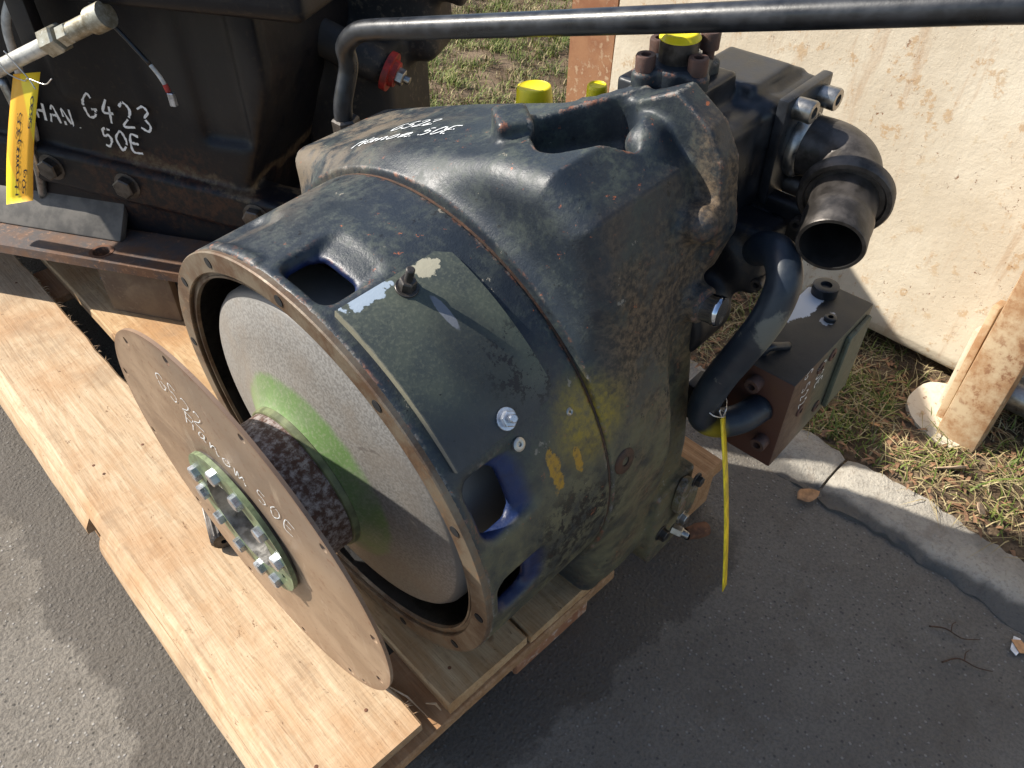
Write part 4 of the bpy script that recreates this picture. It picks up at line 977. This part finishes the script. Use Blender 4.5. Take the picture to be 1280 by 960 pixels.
# base plate with slot hole, feet
me = plate_mesh('base_plate', [(-1.35, .485), (-.42, .487), (-.40, .50), (-.40, 1.1), (-1.35, 1.1)], [circle(-.727, .517, .0165, 24), circle(-1.02, .52, .0165, 24)], .020)
me.transform(Matrix.Translation((0, 0, .240))); link('base_plate', me, 'plate_rust' if 'plate_rust' in M else 'rust_dark', g2, loc=GO)
bm = bmesh.new(); lathe(bm, [(0, .017), (0.0005, .0235), (-.004, .0235)], (-.727, .517, .2504), (0, 0, 1), 24); bm_obj('hole_rim', bm, 'rust', g2, loc=GO)
bm = bmesh.new(); box(bm, (-.660, .545, .1725), (.080, .045, .0570), None, .006); bm_obj('foot', bm, 'foot_brown' if 'foot_brown' in M else 'rust_dark', g2, loc=GO, auto=40)
bm = bmesh.new(); box(bm, (-.53, .560, .1725), (.052, .045, .0570), None, .005); bm_obj('foot', bm, 'black_rough', g2, loc=GO, auto=40)
hex_bolt('foot_bolt', (-.740, .525, .175), (-1, 0, 0), .011, .014, 'dark_steel', g2, 1.3, .008, .3, GO)
hex_bolt('foot_bolt', (-.740, .550, .190), (-1, 0, 0), .010, .012, 'black', g2, 1.3, .006, .6, GO)
bm = bmesh.new(); box(bm, (-.90, .588, .283), (.19, .008, .045), Matrix.Rotation(R_(-38), 3, 'X'), .003); bm_obj('angle_plate', bm, 'angle' if 'angle' in M else 'steel', g2, loc=GO, auto=40)
# hydraulic hose and its union, dark plate at the far left, wiring
hp = smooth_path([(-1.10, .50, .44), (-.90, .49, .545), (-.761, .50, .609), (-.63, .50, .666)], 8)
bm = bmesh.new(); tube(bm, hp, .0125, 20); bm_obj('hydraulic_hose', bm, 'hose' if 'hose' in M else 'steel', g2, loc=GO, smooth=True)
dv = Vector((.131, .0, .057)).normalized()
bm = bmesh.new(); hexa(bm, Vector((-.645, .50, .660)), dv, .023, .030); hexa(bm, Vector((-.612, .50, .674)), dv, .017, .022)
lathe(bm, [(0, .0145), (.05, .0145), (.055, .020), (.085, .020), (.085, 0)], Vector((-.60, .50, .679)), dv, 20); bm_obj('hose_union', bm, 'brass' if 'brass' in M else 'steel', g2, loc=GO, auto=35)
bm = bmesh.new(); box(bm, (-.715, .545, .72), (.018, .012, .085), None, .003); bm_obj('side_bracket', bm, 'black_rough', g2, loc=GO, auto=40)
bm = bmesh.new(); tube(bm, smooth_path([(-.86, .60, .42), (-.80, .57, .57), (-.765, .55, .66), (-.735, .56, .72), (-.74, .57, .80)], 6), .0075, 10); bm_obj('white_cable', bm, 'rubber', g2, loc=GO, smooth=True)
bm = bmesh.new(); tube(bm, smooth_path([(-.90, .60, .30), (-.865, .585, .38), (-.85, .58, .47), (-.86, .585, .55)], 6), .009, 10); bm_obj('grey_cable', bm, 'steel', g2, loc=GO, smooth=True)
bm = bmesh.new(); tube(bm, smooth_path([(-.60, .51, .79), (-.565, .515, .735), (-.52, .52, .675), (-.488, .52, .635)], 6), .0035, 8); bm_obj('black_cable', bm, 'black', g2, loc=GO, smooth=True)
bm = bmesh.new(); tube(bm, smooth_path([(-.488, .52, .635), (-.478, .52, .619), (-.472, .52, .605)], 5), .0033, 8); bm_obj('cable_sheath', bm, 'rubber', g2, loc=GO, smooth=True)
bm = bmesh.new(); lathe(bm, [(0, .0), (0, .0042), (.012, .0045), (.012, 0)], (-.472, .52, .606), (.25, 0, -1), 12); bm_obj('red_sleeve', bm, 'red', g2, loc=GO, auto=40)
bm = bmesh.new(); box(bm, (-.466, .52, .582), (.0055, .004, .011), None, .001, 1); bm_obj('connector', bm, 'zinc', g2, loc=GO)
def on_g2(u, v):
    e1 = Vector((.99, 0, -.10)); e2 = Vector((.10, 0, .99)); return Vector((-.815, .5925, .485))+e1*u+e2*v, Vector((0, -1, 0))
for txt, u0, v0, sz, sd in (('HAN.', -.008, -.008, .034, 13), ('G423', .098, .018, .045, 14), ('50E', .120, -.032, .036, 15)):
    lettering('case_writing', [(txt, u0, v0)], on_g2, sz, .0050, 'white_paint', g2, GO, adv=1.08, jit=.05, seed=sd)

# ------------------------------------------------------------------ paper tags
def tag_mat(name, stripe):
    k = NM(name, 'Generated'); x, y, z = k.xyz(); n = k.noise(8, 4)
    col = k.mix(k.ss(n, .3, .7), (.80, .60, .015), (.86, .66, .03))
    if stripe:
        c = k.math('MULTIPLY', k.ss(x, .26, .29), k.math('SUBTRACT', 1.0, k.ss(x, .70, .73)))
        col = k.mix(c, col, (.80, .40, .02))
    return k.done(col, .5)
M['tag'] = tag_mat('tag_plastic', True)
tl = empty('hanging_tag', G0+gd*(-.716+.62)+gy*(.498-.80)+Vector((0, 0, .385)), Matrix((gd, gy, Vector((0, 0, 1)))).transposed())
tag(tl, 'yellow and orange plastic tag hanging from the hose of the left gearbox', 'tag', 'yellow plastic tags')
TLOC = Vector((.716, -.498, -.385))
tc = [Vector((-.738, .498, .602)), Vector((-.683, .498, .611)), Vector((-.8294, .453, .3732)), Vector((-.7652, .453, .391))]
bow = lambda t: Vector((0, .006*math.sin(PI*t), 0))
def on_tag(a, b):                                      # a across 0..1, b down 0..1
    P = tc[0].lerp(tc[1], a).lerp(tc[2].lerp(tc[3], a), b); return P-bow(b)
V = []; F_ = []; nb = 16
for lay in (0, .0012):
    for i in range(nb+1):
        for j in range(5): V.append(on_tag(j/4, i/nb)+Vector((0, lay, 0)))
k_ = (nb+1)*5
for i in range(nb):
    for j in range(4): F_ += [(i*5+j, (i+1)*5+j, (i+1)*5+j+1, i*5+j+1), (k_+i*5+j, k_+i*5+j+1, k_+(i+1)*5+j+1, k_+(i+1)*5+j)]
    F_ += [(i*5, k_+i*5, k_+(i+1)*5, (i+1)*5), (i*5+4, (i+1)*5+4, k_+(i+1)*5+4, k_+i*5+4)]
F_ += [tuple([j for j in range(5)]+[k_+j for j in range(4, -1, -1)])[::-1], tuple([nb*5+j for j in range(5)]+[k_+nb*5+j for j in range(4, -1, -1)])]
obj_from('tag_strip', V, F_, 'tag', tl, True, TLOC)
def tag_place(u, v): return on_tag(1.0-v, .985-u), Vector((0, -1, -.2))
for txt, u0, v0, sz, sd in (('Hanomag', .05, .52, .15, 21), ('305', .50, .52, .15, 22), ('50 g', .05, .26, .13, 23), ('5830', .58, .12, .12, 24)):
    lettering('tag_writing', [(txt, u0, v0)], tag_place, sz, .016, 'black_ink', tl, TLOC, adv=.48 if sz > .12 else .55, jit=.03, seed=sd)
bm = bmesh.new()
for pth in ([(-.742, .485, .640), (-.735, .483, .612), (-.716, .492, .596), (-.700, .487, .603), (-.665, .480, .600), (-.645, .478, .612)], [(-.722, .484, .646), (-.712, .486, .625), (-.698, .486, .603), (-.690, .483, .588)]):
    tube(bm, smooth_path(pth, 6), .0011, 6)
bm_obj('tag_wire', bm, 'wire', tl, loc=TLOC, smooth=True)

trt = empty("hanging_tag", (.381, -.298, .437)); tag(trt, 'narrow yellow and red tag hanging edge-on from the bent pipe', 'tag', 'yellow plastic tags')
M['tag_red'] = plain('tag_red_print', (.75, .10, .02), .5)
M['tag_plain'] = plain('tag_yellow', (.80, .60, .015), .5)
top, bot = Vector((0, 0, 0)), Vector((.337, -.385, .211))-Vector((.381, -.298, .437))
sd_ = Vector((.72, -.69, 0)); dp = Vector((.55, .55, -.6))
def strip(name, off, wd, t0, t1, mat, twist):
    V = []; F_ = []; n = 14
    for lay in (0, .0012):
        for i in range(n+1):
            t = t0+(t1-t0)*i/n; P = top.lerp(bot, t)+sd_*(.0035*math.sin(PI*t)+off)
            for s_ in (-.5, .5): V.append(P+(dp*.93+sd_*twist)*wd*s_+sd_*lay*(1.0))
    k = (n+1)*2
    for i in range(n): F_ += [(i*2, i*2+1, i*2+3, i*2+2), (k+i*2, k+i*2+2, k+i*2+3, k+i*2+1), (i*2, i*2+2, k+i*2+2, k+i*2), (i*2+1, k+i*2+1, k+i*2+3, i*2+3)]
    F_ += [(0, k, k+1, 1), (n*2, n*2+1, k+n*2+1, k+n*2)]
    return obj_from(name, V, F_, mat, trt, True)
strip('tag_strip', 0, .030, .0, 1, 'tag_plain', .42); strip('tag_print', -.0016, .005, .03, .99, 'tag_red', .42)
bm = bmesh.new(); Q = Vector((.381, -.298, .437)); TL_ = lambda p: (T3 @ Vector(p))+Vector((0, 0, GZ))-Q
kq = lambda p: tuple(c*.93+t for c, t in zip(p, (-.01757, -.04025, .04991)))
loop = [kq(p) for p in ((.419, -.254, -.010), (.404, -.272, -.020), (.402, -.288, -.028), (.415, -.2965, -.036), (.428, -.293, -.040))]
tube(bm, smooth_path([TL_(p) for p in loop]+[Vector((-.004, .004, .012)), Vector((0, 0, -.002))], 6), .0010, 6)
tube(bm, smooth_path([Vector((0, 0, -.002)), Vector((.004, .0, .012)), TL_(kq((.440, -.285, -.030))), TL_(kq((.441, -.27, -.012)))], 6), .0009, 6)
bm_obj('tag_wire', bm, 'wire', trt, smooth=True)

# ------------------------------------------------------------------ loose shaft end on the pallet
bm = bmesh.new(); O = Vector((0, 0, .019)); axs = Vector((-.30, -.95, 0)).normalized(); s_, t_, a_ = frame(axs); n = 48; rings = []
for h_ in (-.075, -.004, 0):
    rr = [(.0188 if (i % 3) else .0160) if h_ < -.001 else .0150 for i in range(n)]
    rings.append([bm.verts.new(O+a_*h_+s_*rr[i]*math.cos(2*PI*i/n)+t_*rr[i]*math.sin(2*PI*i/n)) for i in range(n)])
for A, B in zip(rings[:-1], rings[1:]):
    for i in range(n): bm.faces.new((A[i], A[(i+1) % n], B[(i+1) % n], B[i]))
bm.faces.new(rings[0][::-1]); lathe(bm, [(0, .0152), (.0, .0042), (-.01, .004), (-.01, 0)], O, axs, 24)
st = bm_obj('splined_shaft_end', bm, 'dark_steel', None, loc=(-.0915, .196, DZ+.0005), auto=40)
tag(st, 'short dark splined shaft end lying on the pallet beside the round plate', 'shaft')

# ------------------------------------------------------------------ cream loader bucket behind
def cream_mat():
    k = NM('cream_paint_rusting'); n = k.noise(4, 5, .6); f = k.noise(28, 6, .75); g = k.noise(120, 4, .7); sp = k.noise(60, 6, .75, off=3)
    col = k.mix(k.ss(n, .35, .65), (.55, .47, .355), (.66, .585, .46))
    zone = k.ss(k.noise(3.2, 4, .6, off=6), .38, .56)
    col = k.mix(k.math('MULTIPLY', k.ss(f, .55, .72), .5), col, (.50, .40, .25))
    r1 = k.math('MULTIPLY', k.ss(f, .565, .62), zone); col = k.mix(k.math('MULTIPLY', r1, .5), col, (.42, .23, .09))
    r2 = k.math('MULTIPLY', k.ss(sp, .615, .64), k.ss(k.noise(4, 4, .6, off=9), .47, .62)); col = k.mix(r2, col, (.22, .10, .045))
    rn = k.noise(20, 5, .7, k.scale(k.P, (1, 1, .16)), .3, 29); col = k.mix(k.math('MULTIPLY', k.math('MULTIPLY', k.ss(rn, .55, .68), zone), .4), col, (.38, .22, .11))
    r3 = k.ss(k.noise(85, 6, .8, off=17), .655, .67); col = k.mix(r3, col, (.10, .06, .05))
    return k.done(col, .55, 0, k.bump(k.math('ADD', k.math('MULTIPLY', g, .5), k.math('ADD', f, k.math('MULTIPLY', r2, -1.0))), .5, .003), .4)
M['cream'] = cream_mat()
M['rust_plate'] = rust_mat('rust_stained_plate', (.34, .17, .085), (.25, .105, .05), (.46, .32, .20), 14, .05, .75)
M['rib'] = rust_mat('rusty_cream_steel', (.50, .38, .24), (.34, .19, .09), (.22, .10, .05), 16, .05, .7)
bk = empty('loader_bucket', (1.2, -.2, 0)); tag(bk, 'big cream painted loader bucket with rust spots behind the kerb', 'bucket')
BL = Vector((1.2, -.2, 0))
def sheet(name, prof, y0, y1, th, mat, ny=40, wob=.0):
    prof = [Vector((a, 0, b)) for a, b in prof]; sp = smooth_path(prof, 6); n = len(sp); V = []; F_ = []
    for lay in (0, 1):
        for j in range(ny+1):
            y = y0+(y1-y0)*j/ny
            for i, q in enumerate(sp): V.append((q.x+lay*th-BL.x+wob*math.sin(y*5+i*.3)*.5, y-BL.y, q.z+wob*math.sin(y*3.1+1)*(i < 3)))
    k = n*(ny+1); ix = lambda l, j, i: l*k+j*n+i
    for j in range(ny):
        for i in range(n-1): F_ += [(ix(0, j, i), ix(0, j+1, i), ix(0, j+1, i+1), ix(0, j, i+1)), (ix(1, j, i), ix(1, j, i+1), ix(1, j+1, i+1), ix(1, j+1, i))]
        F_ += [(ix(0, j, 0), ix(1, j, 0), ix(1, j+1, 0), ix(0, j+1, 0)), (ix(0, j, n-1), ix(0, j+1, n-1), ix(1, j+1, n-1), ix(1, j, n-1))]
    for i in range(n-1): F_ += [(ix(0, 0, i), ix(0, 0, i+1), ix(1, 0, i+1), ix(1, 0, i)), (ix(0, ny, i), ix(1, ny, i), ix(1, ny, i+1), ix(0, ny, i+1))]
    o = obj_from(name, V, F_, mat, bk, True); o.data.set_sharp_from_angle(angle=R_(40)); return o
sheet('back_sheet', [(1.232, .050), (1.213, .058), (1.202, .078), (1.203, .11), (1.214, .25), (1.222, .5), (1.225, .8), (1.215, 1.15), (1.19, 1.4)], -1.7, .592, .022, 'cream', 60, .004)
sheet('end_plate', [(1.216, .02), (1.218, .3), (1.222, .7), (1.222, 1.4)], .596, .735, .03, 'rust_plate', 6)
bm = bmesh.new(); box(bm, (1.33-BL.x, .30-BL.y, .9), (.09, .012, .4), None, .003); bm_obj('stiffener', bm, 'rust_plate', bk)
# floor and far side so that the bucket is a bucket
sheet('floor_sheet', [(1.226, .086), (1.5, .02), (1.9, .012)], -1.7, .592, .022, 'cream', 20)
# rib with foot in front of the sheet
def slab(name, a, b, hx, hy, mat, bev=.004):
    a, b = Vector(a)-BL, Vector(b)-BL; L_ = (b-a).length; z_ = (b-a).normalized(); x_ = Vector((0, 1, 0)).cross(z_).normalized(); y_ = z_.cross(x_)
    bm = bmesh.new(); box(bm, (a+b)/2, (hx, hy, L_/2), Matrix((x_, y_, z_)).transposed(), bev); return bm_obj(name, bm, mat, bk, auto=40)
slab('rib', (1.090, -.460, .006), (1.178, -.444, .62), .036, .038, 'rib', .012)
slab('rib_strap', (1.118, -.412, .020), (1.172, -.400, .26), .030, .007, 'rib', .003)
slab('rib_strap', (1.140, -.398, .030), (1.182, -.388, .19), .020, .005, 'cream', .003)
me = plate_mesh('foot_pad', [(.095*math.cos(a)*(1 if math.cos(a) < 0 else .6)*(1+.06*math.sin(5*a)), .070*math.sin(a)) for a in [2*PI*i/28 for i in range(28)]], [], .020)
me.transform(Matrix.Translation((1.125-BL.x, -.408-BL.y, .030)) @ Matrix.Rotation(R_(-14), 4, 'Y') @ Matrix.Rotation(R_(40), 4, 'Z')); link('foot_pad', me, 'cream', bk)
bm = bmesh.new(); lathe(bm, [(0, 0), (0, .034), (.9, .034), (.9, 0)], (1.195-BL.x, -.487-BL.y, .085), (.0, -1, 0), 32); bm_obj('chrome_rod', bm, 'steel', bk, auto=40)
bm = bmesh.new(); lathe(bm, [(0, 0), (0, .05), (.8, .05), (.8, 0)], (1.225-BL.x, -.560-BL.y, .048), (.0, -1, 0), 24); bm_obj('cylinder_tube', bm, 'rust_dark', bk, auto=40)

# ------------------------------------------------------------------ leaves and litter
leaf(.975, -.486, .030, .060, 2.2, .8, 'large pale brown leaf standing in the grass by the kerb', 'leaf_pale')
leaf(1.085, -.474, .022, .035, .6, .3, 'small brown leaf under the bucket rib', 'leaf')
leaf(.985, -.335, .024, .030, 1.7, .4, 'small brown leaf in the green grass behind the valve block', 'leaf')
leaf(.748, -.332, .006, .050, -.4, .1, 'flat brown leaf on the asphalt against the kerb', 'leaf')
leaf(.915, -.560, .036, .034, .3, .5, 'curled pale leaf on the grass edge near the right frame edge', 'leaf_pale')
M['card'] = plain('printed_card', (.50, .27, .13), .6, 0, .2, 90)
M['card_white'] = plain('white_card', (.72, .74, .78), .6)
cp = empty('paper_scrap', (.722, -.715, 0)); tag(cp, 'torn brown and white paper scrap on the asphalt at the right edge', 'litter')
for nm, c_, mt in (('scrap_print', ((-.010, .006), (.012, .012), (.016, -.004), (.004, -.012), (-.008, -.008)), 'card'), ('scrap_back', ((-.016, .012), (-.006, .018), (.022, .004), (.020, -.006), (.0, -.002)), 'card_white')):
    me = plate_mesh(nm, list(c_), [], .0012); o = link(nm, me, mt, cp, loc=(0, 0, .004 if mt == 'card' else .002)); o.rotation_euler = (.15, .1, .6)


for pts, lab in (([(.655, -.60, .004), (.668, -.62, .006), (.672, -.645, .004), (.690, -.665, .004)], 'thin dark twig on the shaded asphalt below the kerb'), ([(.61, -.64, .004), (.632, -.655, .007), (.64, -.68, .004), (.652, -.70, .003)], 'thin dark twig on the asphalt left of the paper scrap')):
    bm = bmesh.new(); c0 = Vector(pts[0]); pa = smooth_path([Vector(p)-c0 for p in pts], 6); tube(bm, pa, [.0016*(1-.6*i/len(pa)) for i in range(len(pa))], 6)
    tube(bm, smooth_path([pa[8], pa[8]+Vector((.012, .004, .002)), pa[8]+Vector((.022, .002, .0))], 4), .0008, 5)
    tag(bm_obj('twig', bm, 'rust_dark', None, True, c0), lab, 'twig', 'twigs on the asphalt')
